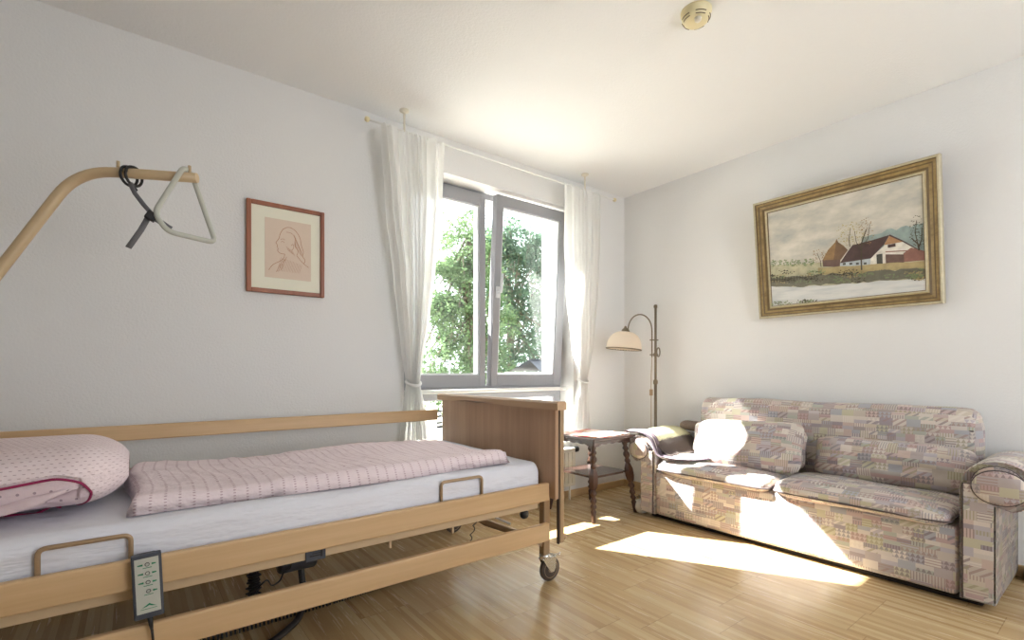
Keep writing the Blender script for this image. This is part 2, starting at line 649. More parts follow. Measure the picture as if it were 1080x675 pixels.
def thing(name, label, cat, loc=(0, 0, 0), group=None):
    o = bpy.data.objects.new(name, None)
    o.empty_display_size = 0.05
    o.location = loc
    col.objects.link(o)
    o['label'] = label
    o['category'] = cat
    if group:
        o['group'] = group
    return o


def tag(o, label, cat, group=None):
    o['label'] = label
    o['category'] = cat
    if group:
        o['group'] = group
    return o


def struct(o):
    o['kind'] = 'structure'
    return o


def rounded(pts, r, n=6, closed=False):
    """polyline with rounded corners"""
    pts = [Vector(p) for p in pts]
    out = []
    N = len(pts)
    for i, p in enumerate(pts):
        if not closed and i in (0, N - 1):
            out.append(p)
            continue
        a, b = pts[i - 1], pts[(i + 1) % N]
        da, db = (a - p), (b - p)
        ra = min(r, da.length * 0.48)
        rb = min(r, db.length * 0.48)
        s, e = p + da.normalized() * ra, p + db.normalized() * rb
        for k in range(n + 1):
            t = k / n
            out.append(s * (1 - t) ** 2 + p * 2 * t * (1 - t) + e * t * t)
    return out


def subdiv(o, lv=1):
    md = o.modifiers.new('subdivision', 'SUBSURF')
    md.levels = lv
    md.render_levels = lv
    return o


# ------------------------------------------------------------------ the room
H = 2.5
XL, YB = -5.2, -4.3            # left and back walls
OX0, OX1, OZ0, OZ1 = -2.07, -0.62, 0.42, 2.275   # opening of the front wall
WT = 0.38                      # wall thickness

struct(MB().box((XL - .2, YB - .2, -0.12), (0.25, WT, 0)).build('floor', M['floor']))
struct(MB().box((XL - .2, YB - .2, H), (0.25, WT, H + 0.2)).build('ceiling', M['ceiling']))
b = MB()
b.box((XL - .2, 0, 0), (OX0, WT, H))
b.box((OX1, 0, 0), (0.25, WT, H))
b.box((OX0, 0, OZ1), (OX1, WT, H))
b.box((OX0, 0, 0), (OX1, WT, OZ0))
struct(b.build('wall_front', M['wall']))
struct(MB().box((0, YB - .2, 0), (0.25, 0, H)).build('wall_right', M['wall']))
b = MB()
b.box((XL - .2, YB, 0), (XL, 0, H))
struct(b.build('wall_left', M['wall']))
b = MB()
b.box((XL, YB - .2, 0), (-2.4, YB, H)); b.box((-.6, YB - .2, 0), (0, YB, H)); b.box((-2.4, YB - .2, 2.4), (-.6, YB, H)); b.box((-2.4, YB - .2, 0), (-.6, YB, 0.3))
struct(b.build('wall_back', M['wall']))
# roof eaves that shade the top of the window
b = MB()
b.box((-6.5, WT, 2.61), (2.5, 0.80, 2.72), bevel=0.01)
struct(b.build('roof_eaves', M['white']))
struct(MB().box((XL, -0.014, 0), (-0.014, 0, 0.055), bevel=0.003).build('baseboard_front', M['skirt']))
struct(MB().box((-0.014, YB, 0), (0, 0, 0.055), bevel=0.003).build('baseboard_right', M['skirty']))

# window_1 -----------------------------------------------------------
FY0, FY1 = 0.15, 0.22
w1 = bpy.data.objects.new('window_1', None)
w1.location = (OX0, FY0, OZ0)
col.objects.link(w1)
struct(w1)


def frame_rect(mb, x0, x1, z0, z1, y0, y1, w, m=None, bevel=0.004, wl=None, wr=None):
    wl, wr = wl or w, wr or w
    mb.box((x0, y0, z0), (x0 + wl, y1, z1), m, bevel)
    mb.box((x1 - wr, y0, z0), (x1, y1, z1), m, bevel)
    mb.box((x0 + wl - .002, y0, z1 - w), (x1 - wr + .002, y1, z1), m, bevel)
    mb.box((x0 + wl - .002, y0, z0), (x1 - wr + .002, y1, z0 + w), m, bevel)


MX = -1.375        # mullion centre
b = MB()
frame_rect(b, OX0, OX1, OZ0, 2.29, FY0, FY1, 0.055)
b.box((MX - .02, FY0 - .002, OZ0 + .05), (MX + .02, FY1, 0.82), None, 0.004)
b.box((MX - .010, FY0 + .02, 0.88), (MX + .012, FY1 - .02, 1.30), None, 0.003)
b.box((OX0 + .05, FY0 - .004, 0.815), (OX1 - .05, FY1, 0.888), None, 0.004)
fr = b.build('window_frame', M['alu'], w1)
# left sash
b = MB()
frame_rect(b, OX0 + .03, MX - .008, 0.878, 2.255, FY0 - .03, FY0 + .03, 0.085, wr=.052)
ls = b.build('sash', M['alu'], w1)
b = MB()
frame_rect(b, OX0 + .112, MX - .057, 0.96, 2.173, FY0 - .02, FY0 + .03, 0.014, None, 0.002)
b.build('glazing_bead', M['alu_seal'], ls)
MB().box((OX0 + .12, FY0, 0.968), (MX - .060, FY0 + .008, 2.165)).build('pane', M['glass'], ls)
# tilted right sash, hinged at its foot
rot = Matrix.Rotation(math.radians(3.6), 3, 'X')
PV = (MX, FY0 - .01, 0.885)


def tilt(mb):
    bmesh.ops.transform(mb.bm, matrix=Matrix.Translation(PV) @ rot.to_4x4() @ Matrix.Translation(-Vector(PV)), verts=mb.bm.verts)
    return mb


SX0, SX1 = MX + .030, OX1 - .035
b = MB()
frame_rect(b, SX0, SX1, 0.885, 2.25, FY0 - .04, FY0 + .02, 0.08, wl=.056)
rs = tilt(b).build('sash', M['alu'], w1)
b = MB()
frame_rect(b, SX0 + .052, SX1 - .075, 0.96, 2.175, FY0 - .03, FY0 + .02, 0.014, None, 0.002)
tilt(b).build('glazing_bead', M['alu_seal'], rs)
b = MB()
b.box((SX0 + .058, FY0 - .012, 0.969), (SX1 - .084, FY0 - .004, 2.166))
tilt(b).build('pane', M['glass'], rs)
b = MB()
b.box((SX0 + .014, FY0 - .052, 1.52), (SX0 + .044, FY0 - .04, 1.60), None, 0.003)
b.tube([(SX0 + .029, FY0 - .05, 1.56), (SX0 + .029, FY0 - .085, 1.56)], 0.009)
b.tube(rounded([(SX0 + .029, FY0 - .082, 1.555), (SX0 + .029, FY0 - .088, 1.575), (SX0 + .036, FY0 - .088, 1.69)], .01), [0.010] * 8 + [0.007])
tilt(b).build('window_handle', M['handle_alu'], rs)
# lower fixed panes
b = MB()
frame_rect(b, OX0 + .05, MX - .02, OZ0 + .045, 0.818, FY0, FY0 + .05, 0.03, None, 0.002)
frame_rect(b, MX + .02, OX1 - .05, OZ0 + .045, 0.818, FY0, FY0 + .05, 0.03, None, 0.002)
lf = b.build('lower_frame', M['alu'], w1)
MB().box((OX0 + .07, FY0 + .02, OZ0 + .06), (MX - .04, FY0 + .028, 0.80)).build('pane', M['glass'], lf)
MB().box((MX + .04, FY0 + .02, OZ0 + .06), (OX1 - .07, FY0 + .028, 0.80)).build('pane', M['glass'], lf)
# pale shelf with a round nose fixed across the opening, and the low sill
b = MB()
b.box((OX0 + .002, 0.02, 0.848), (OX1 - .06, FY0 - .03, 0.866), None, 0.004)
b.tube([(OX0 + .004, 0.02, 0.855), (OX1 - .06, 0.02, 0.855)], 0.0125, None, 14)
b.build('window_shelf', M['white'], w1)
MB().box((OX0 + .002, 0.002, OZ0 - .004), (OX1 - .002, FY0, OZ0 + .018), None, 0.004).build('window_sill', M['white'], w1)

# unseen window frame, added behind the camera to hold the fill light
w2 = bpy.data.objects.new('added_back_window', None)
w2.location = (-1.5, YB, 0.3)
col.objects.link(w2)
struct(w2)
b = MB()
frame_rect(b, -2.4, -.6, 0.3, 2.4, YB - .07, YB - .03, 0.06)
b.box((-1.53, YB - .07, .36), (-1.47, YB - .03, 2.34))
b.build('window_frame', M['alu'], w2)

# ------------------------------------------------------------------ the care bed
BX0, BX1 = -3.96, -1.86
bed = thing('care_bed', 'beech wood nursing bed with lowered side rails, footboard and lifting pole', 'bed', (-2.9, -0.6, 0))
NY, FYR = -1.10, -0.115
# footboard
fb = MB().box((-1.872, -1.143, 0.405), (-1.848, -0.115, 0.815), None, 0.003).build('footboard', M['panel'], bed)
b = MB()
rows = []
for i in range(41):
    t = i / 40
    y = -1.175 + t * 1.09
    arch = 0.012 * math.exp(-((t - 0.62) / 0.18) ** 2)
    rows.append([(-1.888, y, 0.812 + arch), (-1.888, y, 0.842), (-1.880, y, 0.850), (-1.842, y, 0.850), (-1.834, y, 0.842), (-1.834, y, 0.812)])
vv = b.grid(rows, None, closed_u=True, smooth=False)
b.fan(vv[0]); b.fan(vv[-1], None, True)
b.build('footboard_cap', M['cap'], fb)
# headboard beyond the left edge of the picture
hb = MB().box((-3.985, -1.125, 0.40), (-3.96, -0.115, 0.95), None, 0.003).build('headboard', M['panel'], bed)
MB().box((-4.0, -1.17, 0.95), (-3.945, -0.08, 0.985), None, 0.006).build('headboard_cap', M['cap'], hb)
# side rails: near pair lowered, far pair raised


def rail(y, z0, z1, x0=-3.95, x1=-1.878):
    return MB().box((x0, y - .0125, z0), (x1, y + .0125, z1), None, 0.006).build('side_rail', M['beech'], bed)


rail(NY, 0.396, 0.477); rail(NY, 0.212, 0.294)
rail(FYR, 0.690, 0.755, x1=-1.905); rail(FYR, 0.500, 0.570, x1=-1.905)
# guide strips that hold the rails at the foot end
for y, z0 in ((-1.135, 0.205), (-0.10, 0.36)):
    g = MB().box((-1.846, y - .014, z0), (-1.822, y + .012, 0.812), None, 0.004).build('rail_guide', M['bronze'], bed)
    MB().box((-1.852, y - .010, z0 - .005), (-1.8465, y + .006, 0.812), None, 0.002).build('guide_channel', M['rubber'], g)
    mt = Matrix.Rotation(PI / 2, 4, 'Y')
    MB().lathe([(0.0, 0), (0.012, 0.001), (0.014, 0.01), (0.012, 0.022), (0, 0.024)], None, 14, (-1.823, y, z0 + .02), mt).build('guide_knob', M['bronze'], g)
for z in (.735, .705, .665, .64):
    MB().box((-1.906, -.122, z), (-1.874, -.108, z + .012), None, .003).build('rail_clip', M['dark_grey'], bed)
# lying frame
b = MB()
for y in (-1.045, -0.165):
    b.box((-3.93, y - .012, 0.352), (-1.90, y + .012, 0.402), None, 0.004)
for x in (-3.92, -3.2, -2.45, -1.91):
    b.box((x - .015, -1.04, 0.36), (x + .015, -0.17, 0.395), None, 0.003)
b.build('lying_frame', M['frame_beige'], bed)
b = MB()
for k in range(26):
    x = -3.88 + k * 0.078
    b.box((x, -1.02, 0.402), (x + .05, -0.19, 0.418), None, 0.003)
b.build('slatted_base', M['beech'], bed)
# legs with castors
for (x, y) in ((-1.858, -1.055), (-1.858, -0.18), (-3.93, -1.045), (-3.93, -0.18)):
    b = MB()
    b.box((x - .02, y - .018, 0.125), (x + .018, y + .018, 0.403), None, 0.005)
    b.poly([(x - .02, y - .006, .23), (x - .11, y - .006, .23), (x - .02, y - .006, .17)], None, (0, .012, 0))
    leg = b.build('leg', M['bronze'], bed)
    cx, cy = x + 0.03, y + 0.005
    b = MB()
    b.lathe([(0.022, 0.112), (0.026, 0.114), (0.026, 0.132), (0.020, 0.136)], None, 18, (x, y, 0))
    for s in (-1, 1):
        pts = [(x - .025, 0.115), (x + .055, 0.115), (cx + .022, .06), (cx + .012, .046), (cx - .006, 0.046), (cx - .03, .075)]
        yy = y + s * 0.017
        b.poly([(px, yy, pz) for px, pz in pts], None, (0, s * 0.003, 0))
    b.box((x - .026, y - .018, .108), (x + .06, y + .018, .118), None, .004)
    br = b.build('castor_fork', M['chrome'], leg)
    b = MB()
    mt = Matrix.Rotation(PI / 2, 4, 'X')
    b.lathe([(0.040, -0.012), (0.052, -0.012), (0.056, -0.008), (0.0575, 0), (0.056, 0.008), (0.052, 0.012), (0.040, 0.012)], M['rubber'], 28, (cx, y, 0.0575), mt)
    b.lathe([(0.010, -0.013), (0.030, -0.010), (0.041, -0.0125), (0.041, 0.0125), (0.030, 0.010), (0.010, 0.013)], M['wheel'], 28, (cx, y, 0.0575), mt)
    b.build('castor_wheel', None, leg)
    b = MB()
    b.poly([(x + .04, y - .014, .124), (x + .085, y - .010, .112), (x + .085, y + .010, .112), (x + .04, y + .014, .124)], None, (0, 0, -.006))
    b.tube([(x + .083, y - .010, .110), (x + .10, y, .116), (x + .083, y + .010, .110)], .003, None, 6)
    b.build('brake_pedal', M['chrome'], leg)
# lifting mechanism
b = MB()
b.box((-2.92, -0.80, 0.30), (-2.84, -0.72, 0.356), None, 0.004)
b.box((-3.1, -0.64, 0.31), (-2.2, -0.58, 0.352), None, .006)
b.build('lift_bracket', M['frame_beige'], bed)
b = MB()
mt = Matrix.Rotation(PI / 2, 4, 'Y')
b.lathe([(0.0, -.07), (0.044, -.068), (0.05, -.06), (0.05, .06), (0.044, .068), (0, .07)], None, 26, (-2.875, -0.74, .258), mt)
b.box((-2.98, -.78, .285), (-2.93, -.70, .35), None, .005)
b.build('lift_motor', M['dark_grey'], bed)
b = MB()
b.tube([(-2.12, -.60, .345), (-1.99, -.76, .232), (-1.90, -.93, .20), (-1.895, -1.03, .20)], 0.017, None, 12)
b.build('lift_arm', M['bronze'], bed)
b = MB()
b.tube([(-2.06, -.575, .335), (-1.965, -.73, .265), (-1.91, -.86, .235)], 0.006, None, 8)
b.build('white_cord', M['white'], bed)
for x in (-2.62, -2.35):
    MB().box((x - .004, -1.05, .325), (x + .004, -1.04, .355), None, .001).build('frame_hook', M['frame_beige'], bed)
MB().box((-2.46, -.52, .30), (-2.40, -.46, .352), None, .004).build('frame_bracket', M['frame_beige'], bed)
b = MB()
b.box((-2.925, -1.062, .347), (-2.86, -1.057, .392), None, .001)
pl = b.build('type_plate', M['dark_grey'], bed)
b = MB()
for (x, z, w, h) in ((-2.912, .362, .036, .004), (-2.905, .370, .030, .003), (-2.878, .358, .007, .022)):
    b.box((x, -1.0635, z), (x + w, -1.062, z + h))
b.build('plate_mark', M['black'], pl)
b = MB()
mt = Matrix.Rotation(PI / 2, 4, 'X')
b.lathe([(0, -.01), (.020, -.01), (.024, 0), (.020, .012), (0, .014)], None, 10, (-1.905, -.96, .305), mt)
b.tube([(-1.905, -.96, .305), (-1.905, -.96, .36)], .006)
b.build('star_knob', M['black'], bed)
# mattress retainers
for (x0, x1, zt) in ((-3.568, -3.384, 0.538), (-2.422, -2.230, 0.548)):
    y = -1.08
    b = MB()
    b.tube(rounded([(x0, y, 0.40), (x0, y, zt), (x1, y, zt), (x1, y, 0.40)], 0.018), 0.0062, None, 10)
    b.build('mattress_retainer', M['bronze'], bed)
# lifting pole over the head end
b = MB()
pole = rounded([(-3.93, -0.60, 0.30), (-3.93, -0.60, 0.86), (-3.525, -0.60, 1.655), (-3.205, -0.77, 1.652)], 0.11, 10)
b.tube(pole, 0.0165, None, 18)
for s in ((-3.42, -0.656), (-3.226, -0.76)):
    b.tube([(s[0], s[1], 1.65), (s[0], s[1], 1.692)], 0.005, None, 8)
b.build('lifting_pole', M['beigemetal'], bed)
# mattress
b = MB()
rows = []
x0, x1, y0, y1 = -3.955, -1.882, -1.071, -0.135
zt, zb = 0.578, 0.42
nx = 70


def matt_sec(x, shrink=0.0):
    pts = []
    r = 0.045
    for (cy, cz, a0) in ((y1 - r - shrink, zt - r - shrink, 0), (y0 + r + shrink, zt - r - .012 - shrink, 90), (y0 + r * .6 + shrink, zb + r * .6, 180), (y1 - r * .6 - shrink, zb + r * .6, 270)):
        rr = r if a0 < 180 else r * .6
        for k in range(6):
            a = math.radians(a0 + k * 18)
            pts.append(Vector((x, cy + rr * math.cos(a), cz + rr * math.sin(a))))
    out = []
    for i in range(len(pts)):
        p, q = pts[i], pts[(i + 1) % len(pts)]
        n_ = max(1, int((q - p).length / 0.04))
        for k in range(n_):
            c = p.lerp(q, k / n_)
            if c.z > .5:
                c.z += 0.006 * noise.noise(Vector((x * 3.1, c.y * 4, 0)))
            if c.y < y0 + .02:
                c.y += 0.008 * noise.noise(Vector((x * 5, c.z * 20, 3)))
            out.append(c)
    return out


for i in range(nx + 1):
    t = i / nx
    x = x0 + (x1 - x0) * t
    e = min(x - x0, x1 - x)
    sh = 0.035 * (1 - math.sqrt(max(0, 1 - (1 - min(1, e / 0.04)) ** 2)))
    rows.append(matt_sec(x, sh))
vv = b.grid(rows, None, closed_u=True)
b.fan(vv[0]); b.fan(vv[-1])
matt = tag(b.build('mattress', M['sheet']), 'bed mattress under a white fitted sheet, in the nursing bed', 'mattress')

# flat pink duvet -----------------------------------------------------
b = MB()
nu, nv = 110, 44
top, bot = [], []
for i in range(nv + 1):
    v = i / nv
    rt, rb = [], []
    for j in range(nu + 1):
        u = j / nu
        y = -1.015 + v * 0.66
        xe = -2.02 - 0.10 * v - 0.02 * math.sin(v * 5)
        xs = -3.395 + 0.012 * math.sin(v * 7)
        y += 0.012 * math.sin(u * 7 + 1) * (1 - v)
        x = xs + (xe - xs) * u
        e = min(u * (xe - xs), (1 - u) * (xe - xs), v * .66, (1 - v) * .66)
        prof = math.sqrt(max(0, 1 - (1 - min(1, e / 0.035)) ** 2))
        w = noise.noise(Vector((x * 2.4, y * 5, 1.3)))
        w2 = noise.noise(Vector((x * 9, y * 3.0, 5)))
        th = 0.040 + 0.016 * w + 0.008 * w2 + 0.006 * noise.noise(Vector((x * 22 + y * 9, y * 8, 2))) + 0.010 * math.exp(-(u * (xe - xs) / .1) ** 2)
        sheetz = 0.576 - (0.012 if y < -1.0 else 0.0) - 0.5 * max(0, -1.03 - y)
        z0_ = sheetz + 0.006
        rt.append(Vector((x, y, z0_ + th * prof)))
        rb.append(Vector((x, y, z0_ - 0.0005)))
    top.append(rt); bot.append(rb)
b.grid(top, None, uv=lambda i, j: (j / nu * 1.37, top[i][j].y + 2 + (top[i][j].z - .6) * (1.6 if i < nv * .2 else 0)))
b.grid(bot, None, uv=lambda i, j: (j / nu * 1.37, i / nv * .66))
bmesh.ops.remove_doubles(b.bm, verts=b.bm.verts, dist=0.0008)
dv = b.build('duvet', M['duvet'])
tag(dv, 'pale pink patterned duvet folded flat along the middle of the mattress', 'duvet')

# rolled bedding at the head end ---------------------------------------
rb_root = thing('rolled_bedding', 'fat folded pink patterned duvet with magenta piping at the head of the bed', 'bedding', (-3.67, -0.62, 0.585))
fold_poly = [(-3.98, .640), (-3.80, .668), (-3.645, .683), (-3.594, .690), (-3.54, .697), (-3.492, .680), (-3.469, .645), (-3.478, .618), (-3.510, .592),
             (-3.545, .595), (-3.575, .583), (-3.603, .566), (-3.645, .572), (-3.98, .60)]
crease = [(-3.98, .585), (-3.80, .597), (-3.645, .615), (-3.575, .634), (-3.506, .662)]


def inpoly(x, z, P):
    c = False
    n_ = len(P)
    for i in range(n_):
        x1_, z1_ = P[i]; x2_, z2_ = P[(i + 1) % n_]
        if (z1_ > z) != (z2_ > z) and x < (x2_ - x1_) * (z - z1_) / (z2_ - z1_) + x1_:
            c = not c
    return c


def dseg(x, z, P):
    best = 9
    for (ax, az), (bx_, bz) in zip(P[:-1], P[1:]):
        dx, dz = bx_ - ax, bz - az
        t = max(0, min(1, ((x - ax) * dx + (z - az) * dz) / (dx * dx + dz * dz)))
        best = min(best, math.hypot(x - ax - t * dx, z - az - t * dz))
    return best


def interp2(P, x):
    for (ax, az), (bx_, bz) in zip(P[:-1], P[1:]):
        if ax <= x <= bx_:
            return az + (bz - az) * (x - ax) / (bx_ - ax)
    return P[-1][1] if x > P[-1][0] else P[0][1]


def roll_surf(t, a):
    """t along the roll from the far left to the rounded right end, a around it"""
    hx = 0.0
    x = -3.955 + t * 0.565
    e = (-3.385 - x)
    cap = math.sqrt(max(0.0, 1 - (1 - min(1, e / 0.14)) ** 2)) if e < .14 else 1.0
    cap = max(cap, 0.0)
    ry = 0.335 * (0.35 + 0.65 * cap) if cap < 1 else 0.335
    rz = 0.090 * cap
    ca, sa = math.cos(a), math.sin(a)
    yy = math.copysign(abs(ca) ** 0.62, ca) * ry
    zz = math.copysign(abs(sa) ** 0.8, sa) * rz
    zc = 0.676
    p = Vector((x, -0.66 + yy, zc + zz + 0.012 * noise.noise(Vector((x * 4, yy * 4, 2)))))
    if ca < 0:
        d = dseg(p.x, p.z, crease)
        k = max(0, -ca)
        zc_ = interp2(crease, p.x)
        s_ = p.z - zc_
        if p.x < -3.50:
            if s_ > 0:
                p.y -= 0.010 * k * math.exp(-s_ / 0.03)
            else:
                p.y += 0.040 * k * math.exp(s_ / 0.020)
        else:
            p.y += 0.03 * k * math.exp(-(d / 0.013) ** 2)
        if inpoly(p.x, p.z, fold_poly):
            p.y += 0.010 * k
    p.z = max(p.z, 0.586 - .6 * max(0, -.96 - p.y))
    p.z += .03 * max(0, -.7 - p.y) * (1 if p.z > .68 else 0)
    return p


b = MB()
NT_, NA = 130, 300
rows = [[roll_surf(1 - (1 - i / NT_) ** 1.6, 2 * PI * j / NA) for j in range(NA)] for i in range(NT_ + 1)]
b.mi(M['roll']); b.mi(M['fold'])
vv = b.grid(rows, M['roll'], closed_u=True)
b.fan(vv[0], M['roll'])
for f in b.bm.faces:
    c = f.calc_center_median()
    if c.y < -0.75 and inpoly(c.x, c.z, fold_poly):
        f.material_index = 1
    for lp in f.loops:
        p = lp.vert.co
        if f.material_index == 1:
            lp[b.uv].uv = (p.z, p.x)
        else:
            ang = math.atan2((p.z - .688) / .106, (p.y + .66) / .335)
            lp[b.uv].uv = (ang * 0.24, p.x)
b.build('folded_cover', None, rb_root)


def on_roll(x, z):
    """front-surface depth at (x, z)"""
    e = (-3.385 - x)
    cap = math.sqrt(max(0.0, 1 - (1 - min(1, e / 0.14)) ** 2)) if e < .14 else 1.0
    ry = 0.335 * (0.35 + 0.65 * cap)
    rz = 0.090 * cap
    s = min(0.98, abs(z - 0.676) / max(rz, .02))
    sa = s ** (1 / 0.8)
    ca = math.sqrt(max(0, 1 - sa * sa)) ** 0.62
    return -0.66 - ca * ry + 0.001


pts = []
for (ax, az), (bx_, bz) in zip(crease[:-1], crease[1:]):
    for k in range(6):
        t = k / 6
        x, z = ax + (bx_ - ax) * t, az + (bz - az) * t + .010
        pts.append(Vector((x, on_roll(x, z) - .004, z)))
rr_ = [.015 * min(1, (len(pts) - 1 - i) / 7 + .12) for i in range(len(pts))]
MB().tube(pts, rr_, None, 14).build('fold_edge', M['fold'], rb_root)
for seg_ in (fold_poly[0:9], fold_poly[9:14]):
    pts = []
    for (ax, az), (bx_, bz) in zip(seg_[:-1], seg_[1:]):
        for k in range(5):
            t = k / 5
            x, z = ax + (bx_ - ax) * t, az + (bz - az) * t
            pts.append((x, on_roll(x, z), z))
    pts.append((seg_[-1][0], on_roll(*seg_[-1]), seg_[-1][1]))
    pts = [Vector(p) for p in pts]
    for _ in range(3):
        pts = [pts[0]] + [(pts[i - 1] + pts[i] * 2 + pts[i + 1]) / 4 for i in range(1, len(pts) - 1)] + [pts[-1]]
    MB().tube(pts, 0.0035, None, 8).build('piping', M['piping'], rb_root)

# grab handle hooked on the pole ---------------------------------------
gh = thing('grab_handle', 'grey triangular grab handle looped over the end of the lifting pole', 'handle', (-3.22, -0.76, 1.67))
tri = rounded([(-3.243, -.762, 1.685), (-3.325, -.80, 1.50), (-3.292, -.815, 1.442), (-3.152, -.79, 1.432), (-3.218, -.745, 1.668)], 0.026, 6, True)
MB().tube(tri, 0.0085, None, 12, closed=True).build('grip_triangle', M['grey_plastic'], gh)
st = thing('handle_strap', 'dark grey webbing strap with buckle between pole and grab handle', 'strap', (-3.39, -0.72, 1.6))


def ribbon(mb, pts, wv, th=0.0015, m=None):
    wv = Vector(wv)
    rows = []
    pts = [Vector(p) for p in pts]
    for i, p in enumerate(pts):
        d = (pts[min(i + 1, len(pts) - 1)] - pts[max(i - 1, 0)]).normalized()
        n_ = d.cross(wv).normalized() * th
        w_ = wv
        rows.append([p - w_ - n_, p + w_ - n_, p + w_ + n_, p - w_ + n_])
    vv_ = mb.grid(rows, m, closed_u=True)
    mb.fan(vv_[0]); mb.fan(vv_[-1])


b = MB()
ax = Vector((-3.385, -.677, 1.652))
d = Vector((.32, -.17, 0)).normalized()
nrm = Vector((0, 0, 1)).cross(d)
for off in (-.007, .008):
    loop = [ax + d * (off + .012 * math.cos(a)) + (nrm * math.cos(a) + Vector((0, 0, 1)) * math.sin(a)) * (0.0225 + (0.018 if math.sin(a) < 0 else 0) * -math.sin(a)) for a in [2 * PI * k / 24 for k in range(24)]]
    b.tube(loop, .0045, None, 8, closed=True)
b.build('loop', M['black'], st)
b = MB()
ribbon(b, [(-3.388, -.70, 1.612), (-3.375, -.72, 1.575), (-3.352, -.745, 1.535), (-3.333, -.77, 1.505)], (.006, -.002, .003))
ribbon(b, [(-3.338, -.785, 1.493), (-3.36, -.788, 1.44), (-3.392, -.79, 1.378)], (.0075, 0, -.003))
ribbon(b, [(-3.338, -.79, 1.49), (-3.315, -.80, 1.478), (-3.288, -.812, 1.455), (-3.28, -.812, 1.452)], (.0035, -.001, .0085))
b.build('webbing', M['strap'], st)
b = MB()
b.box((-3.348, -.803, 1.475), (-3.318, -.785, 1.503), None, .003, Matrix.Rotation(.5, 3, 'Y'))
b.build('buckle', M['black'], st)
MB().tube([(-3.385, -.69, 1.615), (-3.378, -.70, 1.60), (-3.373, -.708, 1.59)], .006, None, 8).build('clip', M['black'], st)

# handset ---------------------------------------------------------------
hs = thing('bed_handset', 'dark framed handset with four rows of buttons hooked on the lowered side rail', 'remote control', (-3.35, -1.12, 0.40))
hsr = Matrix.Rotation(math.radians(-2.5), 4, 'Y')


def hsbox(mb, u0, u1, v0, v1, d0, d1, bev=0.0):
    mb.box((u0, -d1, v0), (u1, -d0, v1), None, bev)


def hsfin(mb, name, m, par):
    bmesh.ops.transform(mb.bm, matrix=Matrix.Translation((-3.348, -1.118, 0.408)) @ hsr, verts=mb.bm.verts)
    return mb.build(name, m, par)


b = MB(); hsbox(b, -.033, .033, -.086, .086, 0, .022, .004)
b.box((-.02, -.004, .06), (.02, .020, .076)); b.box((-.02, .030, .0), (.02, .034, .076), None)
b.box((-.02, .016, .07), (.02, .034, .076))
body = hsfin(b, 'case', M['dark_grey'], hs)
b = MB(); hsbox(b, -.0262, .0262, -.070, .077, .0215, .0232, .0005)
face = hsfin(b, 'keypad', M['grey_plastic'], body)
for v in (.060, .036, .012, -.012):
    b = MB()
    ring = [(0.001 + .0046 * math.cos(a), -.0240, v + .0046 * math.sin(a)) for a in [2 * PI * k / 16 for k in range(16)]]
    b.tube(ring, .0008, None, 5, closed=True)
    hsfin(b, 'button_ring', M['black'], face)
for i, v in enumerate((.060, .036, .012, -.012)):
    for s in (-1, 1):
        if i == 3 and s < 0:
            continue
        b = MB()
        b.poly([(s * .0095 + .001, -.0238, v - .0026), (s * .0095 + .001, -.0238, v + .0026), (s * .020, -.0238, v + .0014), (s * .020, -.0238, v - .0014)])
        hsfin(b, 'button_arrow', M['green'], face)
    b = MB()
    b.box((-.009, -.0238, v - .0098), (.011, -.0232, v - .0082))
    hsfin(b, 'button_caption', M['green'], face)
b = MB()
b.poly([(-.016, -.0238, -.055), (-.004, -.0238, -.048), (.001, -.0238, -.044), (.006, -.0238, -.048), (.017, -.0238, -.055), (.006, -.0238, -.0525), (.001, -.0238, -.050), (-.004, -.0238, -.0525)])
hsfin(b, 'logo_mark', M['green'], face)
b = MB()
b.box((-.018, -.0238, -.0595), (.018, -.0232, -.0583))
hsfin(b, 'logo_line', M['green'], face)
b = MB()
b.tube([(-3.343, -1.128, .322), (-3.341, -1.128, .30), (-3.339, -1.127, .285)], [.007, .0055, .0035], None, 10)
b.tube(rounded([(-3.339, -1.127, .287), (-3.335, -1.124, .24), (-3.33, -1.122, .15), (-3.31, -1.08, .05), (-3.25, -0.95, .008), (-3.15, -.8, .006)], .05), .0032, None, 8)
b.build('cable', M['black'], hs)

# cables under the bed ----------------------------------------------------


def helix(p0, p1, r, turns, n_per=12):
    p0, p1 = Vector(p0), Vector(p1)
    d = (p1 - p0)
    L = d.normalized()
    a = L.orthogonal().normalized(); c = L.cross(a)
    N = int(turns * n_per)
    return [p0 + d * (k / N) + (a * math.cos(2 * PI * k / n_per) + c * math.sin(2 * PI * k / n_per)) * r for k in range(N + 1)]


b = MB()
b.tube(helix((-3.20, -.70, .019), (-2.72, -.672, .019), .0145, 34) + helix((-2.715, -.672, .019), (-2.30, -.640, .019), .0145, 36), .0032, None, 6)
coil = tag(b.build('coiled_cable', M['black']), 'black spiral cable lying along the parquet under the bed', 'cable')
b = MB()
b.tube(rounded([(-3.10, -.90, .013), (-2.99, -.86, .013), (-2.92, -.80, .013), (-2.86, -.735, .014), (-2.83, -.68, .06), (-2.85, -.70, .22)], .05), .0125, None, 12)
thick = tag(b.build('thick_cable', M['black']), 'thick black cable curving from the bed motor onto the floor', 'cable')
b = MB()
pts = []
for k in range(140):
    t = k / 139
    pts.append((-3.035 + .018 * math.sin(k * .9) + .006 * math.sin(k * 2.3), -.80 + .016 * math.cos(k * .9), .345 - .19 * t))
b.tube(pts, .0035, None, 6)
b.tube([(-3.02, -.80, .33), (-3.0, -.80, .335), (-2.99, -.80, .36)], .003, None, 6)
pts = [(-3.02, -.80, .20), (-2.99, -.80, .222), (-2.975, -.80, .19), (-2.945, -.80, .205), (-2.935, -.80, .235), (-2.91, -.80, .24), (-2.905, -.80, .285), (-2.90, -.80, .31)]
b.tube(rounded(pts, .012), .003, None, 6)
